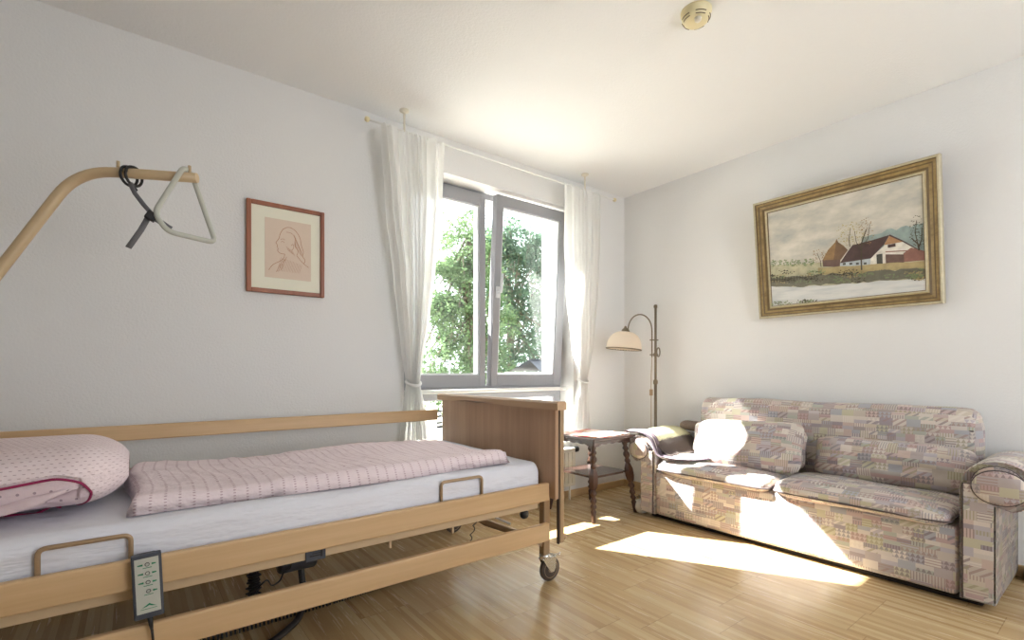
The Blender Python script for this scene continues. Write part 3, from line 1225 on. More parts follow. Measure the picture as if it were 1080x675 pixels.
pts = [(-3.01, -.80, .345), (-2.985, -.80, .31), (-2.96, -.80, .33), (-2.93, -.79, .35)]
b.tube(rounded(pts, .012), .003, None, 6)
b.box((-3.06, -.815, .338), (-2.90, -.785, .352), None, .003)
tag(b.build('cable_bundle', M['black']), 'tangled black cable bundle hanging under the bed frame beside the motor', 'cable')
b = MB()
pts = []
for k in range(60):
    t = k / 59
    pts.append((-1.89 - .13 * t + .010 * math.sin(k * .8), -.60 - .01 * t, .34 - .333 * t + .010 * math.cos(k * .8) * (1 - t)))
b.tube(pts, .0026, None, 6)
tag(b.build('spiral_cord', M['black']), 'thin black curly cord dropping to the floor near the foot of the bed', 'cord')

# ------------------------------------------------------------------ radiator below the window
rd = thing('radiator', 'cream panel radiator under the window sill behind the footboard', 'radiator', (-1.3, -0.06, 0.1))
RX0, RX1 = -1.95, -0.70
b = MB()
b.box((RX0, -.10, .115), (RX1, -.085, .40), None, .004)
n_ = 31
for k in range(n_):
    x = RX0 + .025 + k * (RX1 - RX0 - .05) / (n_ - 1)
    b.box((x - .010, -.106, .14), (x + .010, -.098, .375), None, .003)
b.build('front_panel', M['cream'], rd)
b = MB()
b.box((RX0, -.104, .393), (RX1, -.02, .402), None, .002)
for x in (RX0, RX1 - .004):
    b.box((x, -.10, .12), (x + .004, -.02, .395))
b.build('casing', M['cream'], rd)
b = MB()
b.box((RX0, -.035, .115), (RX1, -.025, .39), None, .003)
for x in (RX0 + .15, RX1 - .15):
    b.box((x - .02, -.085, .2), (x + .02, -.001, .23))
b.build('rear_panel', M['cream'], rd)
b = MB()
mt = Matrix.Rotation(PI / 2, 4, 'Y')
b.lathe([(0.010, 0), (0.012, .01), (.021, .016), (.023, .04), (.021, .058), (.012, .062), (0, .062)], None, 16, (RX1 + .002, -.065, .385), mt)
b.build('thermostat_valve', M['black'], rd)
b = MB()
b.lathe([(0.0, 0), (0.010, .002), (.010, .014), (.006, .018), (0, .018)], None, 12, (RX1, -.065, .14), mt)
b.build('drain_plug', M['dark_grey'], rd)
b = MB()
b.tube([(RX1 - .02, -.06, .12), (RX1 - .02, -.06, .05), (RX1 - .02, -.06, 0)], .008, None, 10)
b.build('feed_pipe', M['cream'], rd)

# ------------------------------------------------------------------ curtains and rod
rod = thing('curtain_rod', 'thin white curtain rod hung from the ceiling above the window', 'curtain rod', (-1.3, -0.13, 2.38))
RY, RZ = -0.15, 2.378
b = MB(); b.tube([(-2.352, RY, RZ), (-.312, RY, RZ)], .0055, None, 10); b.build('rod', M['white'], rod)
for x in (-2.14, -.645):
    b = MB()
    b.tube([(x, RY, RZ - .004), (x, RY, H - .004)], .006, None, 10)
    b.lathe([(0.028, H - .0005), (0.027, H - .008), (.012, H - .016), (.006, H - .02)], None, 20, (x, RY, 0))
    b.build('ceiling_hanger', M['cream'], rod)
for x, s in ((-2.352, -1), (-.312, 1)):
    b = MB(); mt = Matrix.Rotation(s * PI / 2, 4, 'Y')
    b.lathe([(.006, -.004), (.013, 0), (.015, .010), (.012, .020), (0, .023)], None, 14, (x, RY, RZ), mt)
    b.build('finial', M['yellowed'], rod)


def interp(tab, z):
    for (z0_, a), (z1_, c) in zip(tab[:-1], tab[1:]):
        if z1_ <= z <= z0_:
            t = (z0_ - z) / (z0_ - z1_)
            t = t * t * (3 - 2 * t) * .35 + t * .65
            return a + (c - a) * t
    return tab[-1][1]


def curtain(name, label, left, right, ztop, zhem, tie, nf, amp, ph):
    # hangs from the rod and is pushed back towards the wall at the bottom
    yz = lambda z: -.068 - .082 * max(0, min(1, (z - .95) / 1.4))
    kz = lambda z: (2.769 + yz(z)) / 2.669
    left = [(.98 + (z - .98) * kz(z), -3.376 + (x + 3.376) * kz(z)) for z, x in left]
    right = [(.98 + (z - .98) * kz(z), -3.376 + (x + 3.376) * kz(z)) for z, x in right]
    ztop, zhem, tie = [.98 + (z - .98) * kz(z) for z in (ztop, zhem, tie)]
    root = thing(name, label, 'curtain', (left[0][1] * .5 + right[0][1] * .5, RY, zhem), 'voile curtains at the window')
    b = MB()
    NS, NZ = 220, 110
    rows = []
    for i in range(NZ + 1):
        z = ztop - (ztop - zhem) * i / NZ
        l, r = interp(left, z), interp(right, z)
        g = math.exp(-((z - tie) / 0.16) ** 2)
        row = []
        for j in range(NS + 1):
            s = j / NS
            a = ph + 2 * PI * nf * (s + 0.05 * math.sin(2 * PI * s * 1.7 + ph))
            am = amp * (1 - .35 * g) * (0.75 + 0.4 * math.sin(s * 9 + ph))
            y = yz(z) + am * math.sin(a) + 0.008 * math.sin(a * 2.3 + z * 3) + .01 * noise.noise(Vector((s * 5, z * 1.5, ph)))
            x = l + (r - l) * s + 0.35 * am * math.cos(a) * (1 - g) * min(1, 4 * s) * min(1, 4 * (1 - s))
            if z > ztop - .03:
                k = (z - (ztop - .03)) / .03
                y = y * (1 - .4 * k) + yz(z) * .4 * k
            row.append(Vector((x, y, z)))
        rows.append(row)
    b.grid(rows)
    b.build('fabric', M['curtain'], root)
    b = MB()
    cx = (interp(left, tie) + interp(right, tie)) / 2
    w = abs(interp(right, tie) - interp(left, tie)) / 2 + .006
    ring = [(cx + w * math.cos(a), yz(tie) + (amp + .004) * math.sin(a), tie + .018 * math.sin(a)) for a in [2 * PI * k / 28 for k in range(28)]]
    b.tube(ring, .009, None, 8, closed=True)
    b.build('tie_back', M['curtain'], root)
    return root


curtain('curtain', 'white voile curtain tied at the left side of the window', [(2.41, -2.262), (2.0, -2.225), (1.5, -2.165), (1.15, -2.125), (.92, -2.095), (.75, -2.115), (.575, -2.135)],
        [(2.41, -1.86), (2.0, -1.875), (1.6, -1.915), (1.3, -1.955), (1.05, -2.0), (.92, -2.02), (.75, -1.985), (.575, -1.965)], 2.41, .575, .92, 8, .029, .4)
curtain('curtain', 'white voile curtain tied at the right side of the window', [(2.41, -.835), (2.0, -.835), (1.6, -.80), (1.2, -.73), (.92, -.655), (.75, -.70), (.51, -.765)],
        [(2.41, -.41), (2.0, -.425), (1.6, -.455), (1.2, -.51), (.92, -.575), (.75, -.55), (.51, -.525)], 2.41, .51, .92, 8, .029, 1.7)

# ------------------------------------------------------------------ engraving on the front wall
pf = thing('framed_portrait', 'small sepia portrait drawing in a reddish wood frame above the bed', 'picture', (-2.742, -0.01, 1.62))
PX0, PX1, PZ0, PZ1 = -2.933, -2.552, 1.390, 1.857
b = MB()
fw = .022
for (lo, hi) in (((PX0, -.024, PZ0), (PX0 + fw, -.002, PZ1)), ((PX1 - fw, -.024, PZ0), (PX1, -.002, PZ1)),
                 ((PX0 + fw - .001, -.024, PZ0), (PX1 - fw + .001, -.002, PZ0 + fw)), ((PX0 + fw - .001, -.024, PZ1 - fw), (PX1 - fw + .001, -.002, PZ1))):
    b.box(lo, hi, None, .004)
b.build('frame', M['mahog'], pf)
MB().box((PX0 + .015, -.014, PZ0 + .015), (PX1 - .015, -.004, PZ1 - .015)).build('mount', M['mount'], pf)
pp = MB().box((PX0 + .085, -.0155, PZ0 + .082), (PX1 - .070, -.014, PZ1 - .078)).build('drawing_sheet', M['paper'], pf)


def pline(mb, pts, r=.0012):
    # drawing space: x 0..1 across the sheet, y 0..1 up it
    q = []
    for (u, v) in pts:
        q.append(Vector((PX0 + .085 + u * (PX1 - PX0 - .155), -.0158, PZ0 + .082 + v * (PZ1 - PZ0 - .16))))
    # smooth
    for _ in range(2):
        n2 = [q[0]]
        for a, c in zip(q[:-1], q[1:]):
            n2 += [a.lerp(c, .25), a.lerp(c, .75)]
        n2.append(q[-1]); q = n2
    rows = []
    for i, p in enumerate(q):
        d = (q[min(i + 1, len(q) - 1)] - q[max(i - 1, 0)]).normalized()
        n_ = Vector((-d.z, 0, d.x)) * r
        rows.append([p - n_, p + n_])
    mb.grid(rows, None, smooth=False)


b = MB()
pline(b, [(.38, .84), (.32, .76), (.30, .68), (.27, .64), (.22, .59), (.27, .56), (.25, .53), (.28, .50), (.26, .46), (.32, .42), (.42, .42)], .0015)
pline(b, [(.38, .84), (.5, .9), (.65, .86), (.76, .74), (.78, .6), (.84, .5), (.80, .42), (.88, .36), (.84, .3)], .0015)
pline(b, [(.45, .80), (.58, .80), (.66, .70), (.64, .58), (.72, .5), (.68, .42)])
pline(b, [(.33, .66), (.38, .68), (.42, .66)]); pline(b, [(.34, .62), (.38, .635), (.41, .615)])
pline(b, [(.56, .58), (.60, .62), (.62, .55), (.57, .50)])
pline(b, [(.42, .42), (.40, .34), (.30, .28), (.16, .22), (.08, .12)], .0014)
pline(b, [(.36, .30), (.30, .20), (.24, .10)]); pline(b, [(.46, .38), (.40, .26), (.34, .14)]); pline(b, [(.42, .33), (.34, .22), (.28, .11)])
pline(b, [(.68, .42), (.82, .30), (.95, .24)], .0014)
for k in range(14):
    u = .62 + .012 * k
    pline(b, [(u, .78 - .02 * k), (u + .03, .70 - .02 * k), (u + .0, .62 - .015 * k), (u + .04, .55 - .01 * k)], .0006)
for k in range(16):
    pline(b, [(.34 + k * .03, .36 - .006 * k), (.26 + k * .032, .12)], .0006)
for k in range(8):
    pline(b, [(.45 + k * .02, .56 - .01 * k), (.50 + k * .02, .48 - .01 * k)], .0007)
b.build('chalk_lines', M['sepia'], pp)

# ------------------------------------------------------------------ landscape painting on the right wall
lp = thing('landscape_painting', 'large farmhouse landscape painting in a broad gilt frame, leaning from the wall', 'painting', (-0.03, -1.66, 1.345))
LW, LH = 0.95, 0.762
lean = Matrix.Rotation(math.radians(-6.8), 4, 'Y')


def lfin(mb, name, m, par, recalc=True):
    # local: x = across (left to right as seen), y = depth towards the room, z = up
    base = Matrix(((0, -1, 0, -0.006), (-1, 0, 0, -1.660), (0, 0, 1, 1.345), (0, 0, 0, 1)))
    mtx = Matrix.Translation((-.006, -1.66, 1.345)) @ lean @ Matrix.Translation((.006, 1.66, -1.345)) @ base
    bmesh.ops.transform(mb.bm, matrix=mtx, verts=mb.bm.verts)
    return mb.build(name, m, par, recalc)


# moulded frame swept round the picture, mitred
prof = [(0, 0.0), (0, .040), (.006, .046), (.014, .044), (.018, .036), (.030, .034), (.036, .028), (.050, .024), (.062, .018), (.068, .022), (.076, .020), (.080, .014), (.080, 0.0)]
for k, (m_, sides) in enumerate(((M['goldv'], (0, 2)), (M['gold'], (1, 3)))):
    pass
cor = [(-LW / 2, 0), (LW / 2, 0), (LW / 2, LH), (-LW / 2, LH)]
b = MB()
b.mi(M['silver']); b.mi(M['gold'])
M['gold_dark'] = simple('dark_gilt_groove', srgb(98, 80, 50), .5, 0, .25, 60)
M['gold_light'] = simple('worn_gilt_ridge', srgb(176, 158, 116), .4, .1, .2, 60)
b.mi(M['gold_dark']); b.mi(M['gold_light'])
rows = []
for (cx, cz) in cor + [cor[0]]:
    sx, sz = (1 if cx < 0 else -1), (1 if cz < .1 else -1)
    rows.append([Vector((cx + sx * a, d_, cz + sz * a)) for a, d_ in prof])
k = 0
for i in range(4):
    for j in range(len(prof) - 1):
        f = b.bm.faces.new([b.bm.verts.new(p) for p in (rows[i][j], rows[i + 1][j], rows[i + 1][j + 1], rows[i][j + 1])])
        f.material_index = [0, 0, 0, 2, 1, 2, 1, 2, 3, 0, 2, 0][j]
lfin(b, 'frame', None, lp)
CW, CH = LW - .155, LH - .155
P = {}
P['p_sky'] = None
t = NT('painted_sky')
n1 = t.noise(t.coords('Object', (1, 1, 2.2)), 5.5, 4, .6)
t.base(t.ramp(n1, [(.3, srgb(168, 170, 166)), (.5, srgb(196, 192, 180)), (.65, srgb(214, 208, 196)), (.8, srgb(182, 188, 190))]))
t.b.inputs['Roughness'].default_value = .5
P['sky'] = t.m
t = NT('painted_water')
n1 = t.noise(t.coords('Object', (1, 1, 6)), 6, 3)
t.base(t.ramp(n1, [(.3, srgb(188, 192, 192)), (.6, srgb(214, 214, 210)), (.8, srgb(196, 204, 206))]))
t.b.inputs['Roughness'].default_value = .5
P['water'] = t.m
for n2, c in dict(teal=(142, 158, 154), field=(184, 180, 150), ochre=(170, 154, 112), bank=(116, 114, 98), dark=(74, 66, 52), thatch=(142, 112, 76), thatch2=(112, 88, 66), shed=(104, 82, 74),
                  roof=(78, 60, 58), white=(222, 218, 206), red=(140, 100, 88), door=(70, 72, 66), green=(128, 142, 104), gable=(168, 128, 92), bluewall=(176, 186, 190), leafy=(170, 156, 100)).items():
    P[n2] = simple('painted_' + n2, srgb(*c), .5, 0, .38, 34)


def sk(a, c):
    """sketch coordinates of the picture's right part -> metres on the canvas"""
    px, py = a / 7.5 + 24.0, c / 7.5 + 40.0
    s1 = px / 158.0
    s = s1 * 1.264 / ((1 - s1) + s1 * 1.264)
    tt = (127 - 12 * s1 - py) / (91 + 24 * s1)
    return (-CW / 2 + s * CW, .0775 + tt * CH)


cv = MB()
layer = [0]


def pp_(pts, m):
    layer[0] += 1
    d_ = .012 + layer[0] * .00012
    q = []
    for (a, c) in pts:
        x, z = sk(a, c)
        q.append((min(CW / 2, max(-CW / 2, x)), d_, min(.0775 + CH, max(.0775, z))))
    f = cv.bm.faces.new([cv.bm.verts.new(p) for p in q])
    f.material_index = cv.mi(m)


def strokes(pts, r, m):
    layer[0] += 1
    d_ = .012 + layer[0] * .00012
    q = [Vector((sk(a, c)[0], d_, sk(a, c)[1])) for a, c in pts]
    rows = []
    for i, p in enumerate(q):
        d = (q[min(i + 1, len(q) - 1)] - q[max(i - 1, 0)]).normalized()
        n_ = Vector((-d.z, 0, d.x)) * r * (1 - .6 * i / len(q))
        rows.append([p - n_, p + n_])
    cv.grid(rows, m, smooth=False)


def dabs(cx, cy, rx, ry, n, sz, m, rnd):
    layer[0] += 1
    d_ = .012 + layer[0] * .00012
    k = cv.mi(m)
    for _ in range(n):
        a, r = rnd.random() * 2 * PI, math.sqrt(rnd.random())
        x, z = sk(cx + rx * r * math.cos(a), cy + ry * r * math.sin(a))
        if not (-CW / 2 + sz < x < CW / 2 - sz and .0775 + sz < z < .0775 + CH - sz):
            continue
        s = sz * (.5 + rnd.random())
        w = s * (1 + rnd.random())
        f = cv.bm.faces.new([cv.bm.verts.new(p) for p in ((x - w, d_, z), (x, d_, z - s), (x + w, d_, z), (x, d_, z + s))])
        f.material_index = k


rnd = random.Random(3)
cv.bm.faces.new([cv.bm.verts.new(p) for p in ((-CW / 2 - .01, .012, .07), (CW / 2 + .01, .012, .07), (CW / 2 + .01, .012, .085 + CH), (-CW / 2 - .01, .012, .085 + CH))]).material_index = cv.mi(P['sky'])
wob = lambda x0_, x1_, y0_, y1_, am, n: [(x0_ + (x1_ - x0_) * k / n, y0_ + (y1_ - y0_) * k / n + rnd.uniform(-am, am)) for k in range(n + 1)]
pp_(wob(520, 1060, 160, 40, 14, 14) + [(1060, 300), (520, 300)], P['teal'])
pp_(wob(-180, 1060, 352, 300, 3, 10) + [(1060, 480), (-180, 520)], P['field'])
for cx in (-150, -110, -60, -10, 30, 85, 130):
    dabs(cx, 335, 22, 26, 30, .003, P['green'], rnd)
pp_([(215, 320), (262, 245), (318, 190), (330, 165), (342, 190), (380, 215), (412, 250), (350, 325)], P['thatch'])
pp_([(330, 170), (342, 190), (412, 250), (350, 325), (300, 322)], P['thatch2'])
pp_([(215, 320), (352, 320), (345, 375), (218, 368)], P['shed'])
pp_([(690, 225), (735, 145), (960, 262), (900, 330), (700, 360), (578, 372), (578, 315)], P['white'])
pp_([(735, 147), (838, 196), (690, 218)], P['gable'])
pp_([(348, 345), (400, 275), (450, 213), (600, 180), (737, 143), (690, 215), (585, 315)], P['roof'])
pp_([(348, 345), (583, 315), (578, 372), (350, 378)], P['bluewall'])
strokes([(735, 145), (838, 192), (965, 264)], .004, P['roof'])
for a in (370, 420, 470, 530):
    pp_([(a, 345), (a + 22, 343), (a + 22, 358), (a, 360)], P['door'])
pp_([(630, 287), (676, 281), (676, 360), (630, 366)], P['door'])
pp_([(720, 216), (780, 206), (780, 230), (720, 239)], P['roof'])
pp_([(838, 282), (900, 240), (980, 262), (1060, 262), (1060, 330), (838, 347)], P['red'])
pp_([(700, 287), (842, 290), (842, 350), (700, 358)], P['shed'])
strokes([(700, 268), (900, 262), (975, 265)], .003, P['red'])
pp_(wob(180, 1060, 375, 340, 4, 16) + wob(1060, 180, 400, 430, 6, 16), P['ochre'])
pp_(wob(-180, 1060, 440, 395, 9, 30) + wob(1060, -180, 470, 520, 9, 30), P['bank'])
pp_(wob(-180, 60, 505, 520, 3, 6) + wob(60, 1060, 515, 468, 6, 20) + [(1060, 640), (-180, 700)], P['water'])
dabs(440, 130, 110, 90, 150, .0022, P['leafy'], rnd)
dabs(560, 110, 60, 110, 70, .002, P['thatch'], rnd)
dabs(960, 120, 70, 120, 120, .002, P['dark'], rnd)
dabs(190, 290, 60, 50, 60, .002, P['thatch'], rnd)
strokes([(430, 225), (425, 170), (440, 90)], .0022, P['dark'])
strokes([(512, 400), (513, 300), (520, 200), (560, 100)], .0040, P['dark'])
strokes([(515, 260), (480, 190), (470, 110)], .002, P['dark'])
strokes([(515, 230), (570, 170), (590, 60)], .002, P['dark'])
strokes([(962, 262), (955, 215), (905, 170)], .004, P['dark'])
strokes([(958, 240), (985, 180), (990, 90)], .0032, P['dark'])
strokes([(955, 220), (935, 130), (950, 40)], .0022, P['dark'])
strokes([(205, 370), (200, 320), (180, 270)], .002, P['dark'])
for _ in range(46):
    dabs(rnd.uniform(-170, 1040), rnd.uniform(400, 485), 70, 16, 22, .003, P[rnd.choice(['dark', 'green', 'bank', 'ochre'])], rnd)
for k in range(16):
    a = -175 + k * 22
    strokes([(a, 480 - k * 1.6), (a, 445 - k * 1.6)], .0016, P['dark'])
strokes([(-180, 462), (180, 432)], .0016, P['dark'])
for _ in range(10):
    dabs(rnd.uniform(-170, 150), rnd.uniform(620, 640), 50, 20, 26, .003, P[rnd.choice(['dark', 'green', 'bank'])], rnd)
lfin(cv, 'canvas', None, lp, False)
b = MB()
b.box((-LW / 2 + .01, 0.0, .01), (LW / 2 - .01, .010, LH - .01))
lfin(b, 'backing_board', M['thatch'] if 'thatch' in M else P['thatch'], lp)

# ------------------------------------------------------------------ smoke detector
sdt = thing('smoke_detector', 'round yellowed smoke detector on the ceiling', 'smoke detector', (-1.507, -1.617, 2.5))
b = MB()
b.lathe([(.062, 2.5005), (.062, 2.489), (.058, 2.487), (.057, 2.470), (.050, 2.458), (.040, 2.450), (.024, 2.447), (0, 2.4465)], None, 40, (-1.507, -1.617, 0))
body = b.build('housing', M['yellowed'], sdt)
for q in range(5):
    a0 = math.radians(-150 + q * 72)
    for rr, zz in ((.0565, 2.4675), (.0508, 2.4580)):
        b = MB()
        pts = [(-1.507 + rr * math.cos(a0 + t_ * .8 / 8), -1.617 + rr * math.sin(a0 + t_ * .8 / 8), zz) for t_ in range(9)]
        b.tube(pts, .0016, None, 6)
        b.build('vent_slot', M['slot'], body)
b = MB()
b.lathe([(.014, 2.449), (.013, 2.438), (.009, 2.434), (0, 2.4335)], None, 18, (-1.530, -1.640, 0))
b.build('sensor_cap', M['cream'], body)

# ------------------------------------------------------------------ floor lamp
LX, LY = -0.15, -0.432
lamp = thing('floor_lamp', 'slim brass floor lamp with cream dome shade in the corner behind the table', 'lamp', (LX, LY, 0))
b = MB(); b.lathe([(0, 0), (.13, 0), (.13, .012), (.11, .022), (.03, .03), (.014, .05), (0, .05)], None, 32, (LX, LY, 0)); b.build('base', M['brass'], lamp)
b = MB()
b.tube([(LX, LY, .03), (LX, LY, .90)], .0115, None, 16)
b.tube([(LX, LY, .88), (LX, LY, 1.49)], .0095, None, 16)
b.lathe([(.010, 1.485), (.014, 1.49), (.014, 1.505), (.009, 1.512), (0, 1.513)], None, 16, (LX, LY, 0))
b.lathe([(.010, .885), (.018, .895), (.018, .915), (.012, .925)], None, 16, (LX, LY, 0))
b.build('pole', M['brass'], lamp)
dr = Vector((-.79, .61, 0))
b = MB()
o0 = Vector((LX, LY, 0)) + dr * .028
arm = []
for k in range(25):
    a = PI * k / 24
    arm.append(o0 + dr * (.094 * (1 - math.cos(a))) + Vector((0, 0, 1.30 + .135 * math.sin(a) ** .9)))
arm = [o0 + Vector((0, 0, 1.10)), o0 + Vector((0, 0, 1.2))] + arm[:-1]
arm += [o0 + dr * .196 + Vector((0, 0, 1.325)), o0 + dr * .204 + Vector((0, 0, 1.31))]
b.tube(arm, .0052, None, 10)
b.lathe([(.004, 1.345), (.008, 1.34), (.012, 1.33), (.026, 1.318), (.034, 1.300), (.034, 1.293), (0, 1.293)], None, 18, tuple(o0 + dr * .208 + Vector((0, 0, 0))))
b.build('swan_arm', M['brass'], lamp)
sc_ = o0 + dr * .21
b = MB()
rr = []
for k in range(15):
    a = PI / 2 * k / 14
    rr.append((.028 + .107 * math.sin(a), 1.165 + .135 * math.cos(a) ** .85))
inner = [(r - .004, z - .003) for r, z in rr[::-1]]
rows = []
sm = Matrix.Translation(Vector((sc_.x, sc_.y, 1.3))) @ Matrix.Rotation(math.radians(5), 4, Vector((.61, .79, 0))) @ Matrix.Translation((0, 0, -1.3))
b.lathe(rr + inner, None, 36, (0, 0, 0), sm)
shd = b.build('lamp_shade', M['shade'], lamp)
b = MB()
ring = [sm @ Vector((.135 * math.cos(a), .135 * math.sin(a), 1.164)) for a in [2 * PI * k / 40 for k in range(40)]]
b.tube(ring, .0045, None, 8, closed=True)
b.build('rim', M['brass'], shd)
b = MB(); b.lathe([(.012, 1.29), (.014, 1.25), (.026, 1.225), (.03, 1.20), (.022, 1.18), (0, 1.172)], None, 20, (sc_.x, sc_.y, 0)); b.build('bulb', M['white'], lamp)
for z in (1.235, 1.12):
    MB().tube([Vector((LX, LY, z)) + dr * .045, Vector((LX, LY, z)) - dr * .022], .0048, None, 8).build('clamp_screw', M['brass'], lamp)
b = MB()
b.lathe([(.009, 1.105), (.017, 1.11), (.017, 1.13), (.009, 1.135)], None, 14, (LX, LY, 0))
ring = [Vector((LX, LY, 1.14)) - dr * (.022 + .012 * math.cos(a)) + Vector((0, 0, .035 * math.sin(a))) for a in [2 * PI * k / 20 for k in range(20)]]
b.tube(ring, .005, None, 8, closed=True)
b.build('height_clamp', M['brass'], lamp)
b = MB()
c0 = Vector((LX, LY, 0)) + dr * .034
b.box(tuple(c0 + Vector((-.012, -.010, .80))), tuple(c0 + Vector((.012, .010, .85))), None, .005)
b.build('inline_switch', M['bronze'], lamp)
b = MB()
b.tube([o0 + Vector((0, 0, 1.1)), c0 + Vector((0, 0, .95)), c0 + Vector((0, 0, .5)), c0 + Vector((.0, 0, .05)), c0 + dr * .12 + Vector((0, 0, .012))], .003, None, 6)
b.build('cable', M['bronze'], lamp)

# ------------------------------------------------------------------ side table with turned legs
TX, TY = -0.805, -0.372
tb = thing('side_table', 'square dark wooden side table with four splayed turned legs and lower shelf', 'table', (TX, TY, 0))
TT = 0.545
b = MB()
b.box((TX - .216, TY - .216, TT - .020), (TX + .216, TY + .216, TT), None, .005)
top_ = b.build('tabletop', M['walnut_x'], tb)
# carved apron with a scalloped lower edge
for s in range(4):
    R_ = Matrix.Rotation(s * PI / 2, 4, 'Z')
    pts = [(-.185, 0)]
    for k in range(25):
        t_ = k / 24
        pts.append((-.185 + .37 * t_, -.020 - .008 * abs(math.sin(t_ * PI * 5)) - .016 * (abs(2 * t_ - 1) ** 3)))
    pts.append((.185, 0))
    b = MB()
    b.poly([(x_, -.19, TT - .018 + z_) for x_, z_ in pts], None, (0, .012, 0))
    bmesh.ops.transform(b.bm, matrix=Matrix.Translation((TX, TY, 0)) @ R_, verts=b.bm.verts)
    b.build('apron', M['walnut_x'], tb)
legp = [(.014, 0), (.016, .004), (.020, .05), (.024, .075), (.016, .085), (.016, .09), (.026, .10), (.027, .108), (.017, .12), (.017, .125), (.028, .137), (.028, .147), (.018, .16),
        (.017, .17), (.027, .18), (.029, .19), (.020, .205), (.018, .21)]
legq = [(.016, .345), (.026, .355), (.027, .365), (.017, .378), (.017, .383), (.026, .392), (.030, .402), (.028, .415), (.017, .428), (.017, .434), (.027, .443), (.027, .453),
        (.018, .465), (.024, .48), (.026, .50), (.026, .53)]
for sx in (-1, 1):
    for sy in (-1, 1):
        ft = Vector((TX + sx * .213, TY + sy * .213, 0)); tp = Vector((TX + sx * .155, TY + sy * .155, .535))
        d = (tp - ft) / .535
        sh = Matrix(((1, 0, d.x, 0), (0, 1, d.y, 0), (0, 0, 1, 0), (0, 0, 0, 1)))
        b = MB()
        b.lathe([(r * .78, z) for r, z in legp], None, 16, tuple(ft), sh)
        # square tapering block in the middle
        rows = []
        for (w_, z_) in ((.009, .208), (.017, .225), (.021, .255), (.021, .305), (.014, .335), (.010, .348)):
            rows.append([ft + sh @ Vector((a * w_, c * w_, z_)) for a, c in ((-1, -1), (1, -1), (1, 1), (-1, 1))])
        vv = b.grid(rows, None, closed_u=True, smooth=False)
        b.fan(vv[0]); b.fan(vv[-1])
        b.lathe([(r * .78, z) for r, z in legq], None, 16, tuple(ft), sh)
        b.build('leg', M['walnut'], tb)
b = MB()
sw = .172
b.poly([(TX - sw, TY - sw + .04, .278), (TX - sw + .04, TY - sw, .278), (TX + sw - .04, TY - sw, .278), (TX + sw, TY - sw + .04, .278), (TX + sw, TY + sw - .04, .278), (TX + sw - .04, TY + sw, .278),
        (TX - sw + .04, TY + sw, .278), (TX - sw, TY + sw - .04, .278)], None, (0, 0, .014))
for sx in (-1, 1):
    for sy in (-1, 1):
        b.box((TX + sx * .165 - .018, TY + sy * .165 - .018, .280), (TX + sx * .165 + .018, TY + sy * .165 + .018, .291), None, .002)
b.build('lower_shelf', M['walnut_x'], tb)
# printed cloth square on the table
t = NT('printed_table_mat')
vo = t.n('ShaderNodeTexVoronoi')
vo.inputs['Scale'].default_value = 17
t.l(t.coords('Object', (1, 1, .1)), vo.inputs['Vector'])
s_ = t.n('ShaderNodeSeparateColor'); t.l(vo.outputs['Color'], s_.inputs[0])
t.base(t.ramp(s_.outputs[0], [(0, srgb(236, 226, 220)), (.22, srgb(214, 96, 92)), (.34, srgb(240, 206, 196)), (.6, srgb(222, 176, 140)), (.72, srgb(206, 140, 92)), (.86, srgb(244, 232, 226))], 'CONSTANT'))
t.b.inputs['Roughness'].default_value = .5
b = MB()
b.box((TX - .165, TY - .175, TT + .0002), (TX + .205, TY + .195, TT + .004), None, .0012, Matrix.Rotation(.12, 3, 'Z'))
tag(b.build('table_mat', t.m), 'red and orange patterned mat lying on the small turned-leg table', 'mat')

# ------------------------------------------------------------------ sofa
sofa = thing('sofa', 'two-seater sofa with rolled arms in faded pastel patchwork tapestry', 'sofa', (-0.33, -1.53, 0))
SFX = -0.62


def soft_box(lo, hi, r, cuts=0, wob=0.0, seed=0, seg=5):
    mb = MB()
    mb.box(lo, hi, None, r)
    mb.bm.faces.ensure_lookup_table()
    bmesh.ops.subdivide_edges(mb.bm, edges=[e for e in mb.bm.edges if e.calc_length() > .12], cuts=5, use_grid_fill=True)
    if wob:
        for v in mb.bm.verts:
            v.co += noise.noise_vector(v.co * 6 + Vector((seed, 0, 0))) * wob
    mb.smooth_all()
    return mb


# base with front apron panel
b = soft_box((SFX, -2.29, .030), (-.06, -.768, .325), .022, wob=.006, seed=2)
b.boxuv(.3); b.build('front_panel', M['sofa'], sofa)
b = MB(); b.box((-.57, -2.36, .0), (-.08, -.70, .055), None, .01); b.build('plinth', M['sofa_base'], sofa)


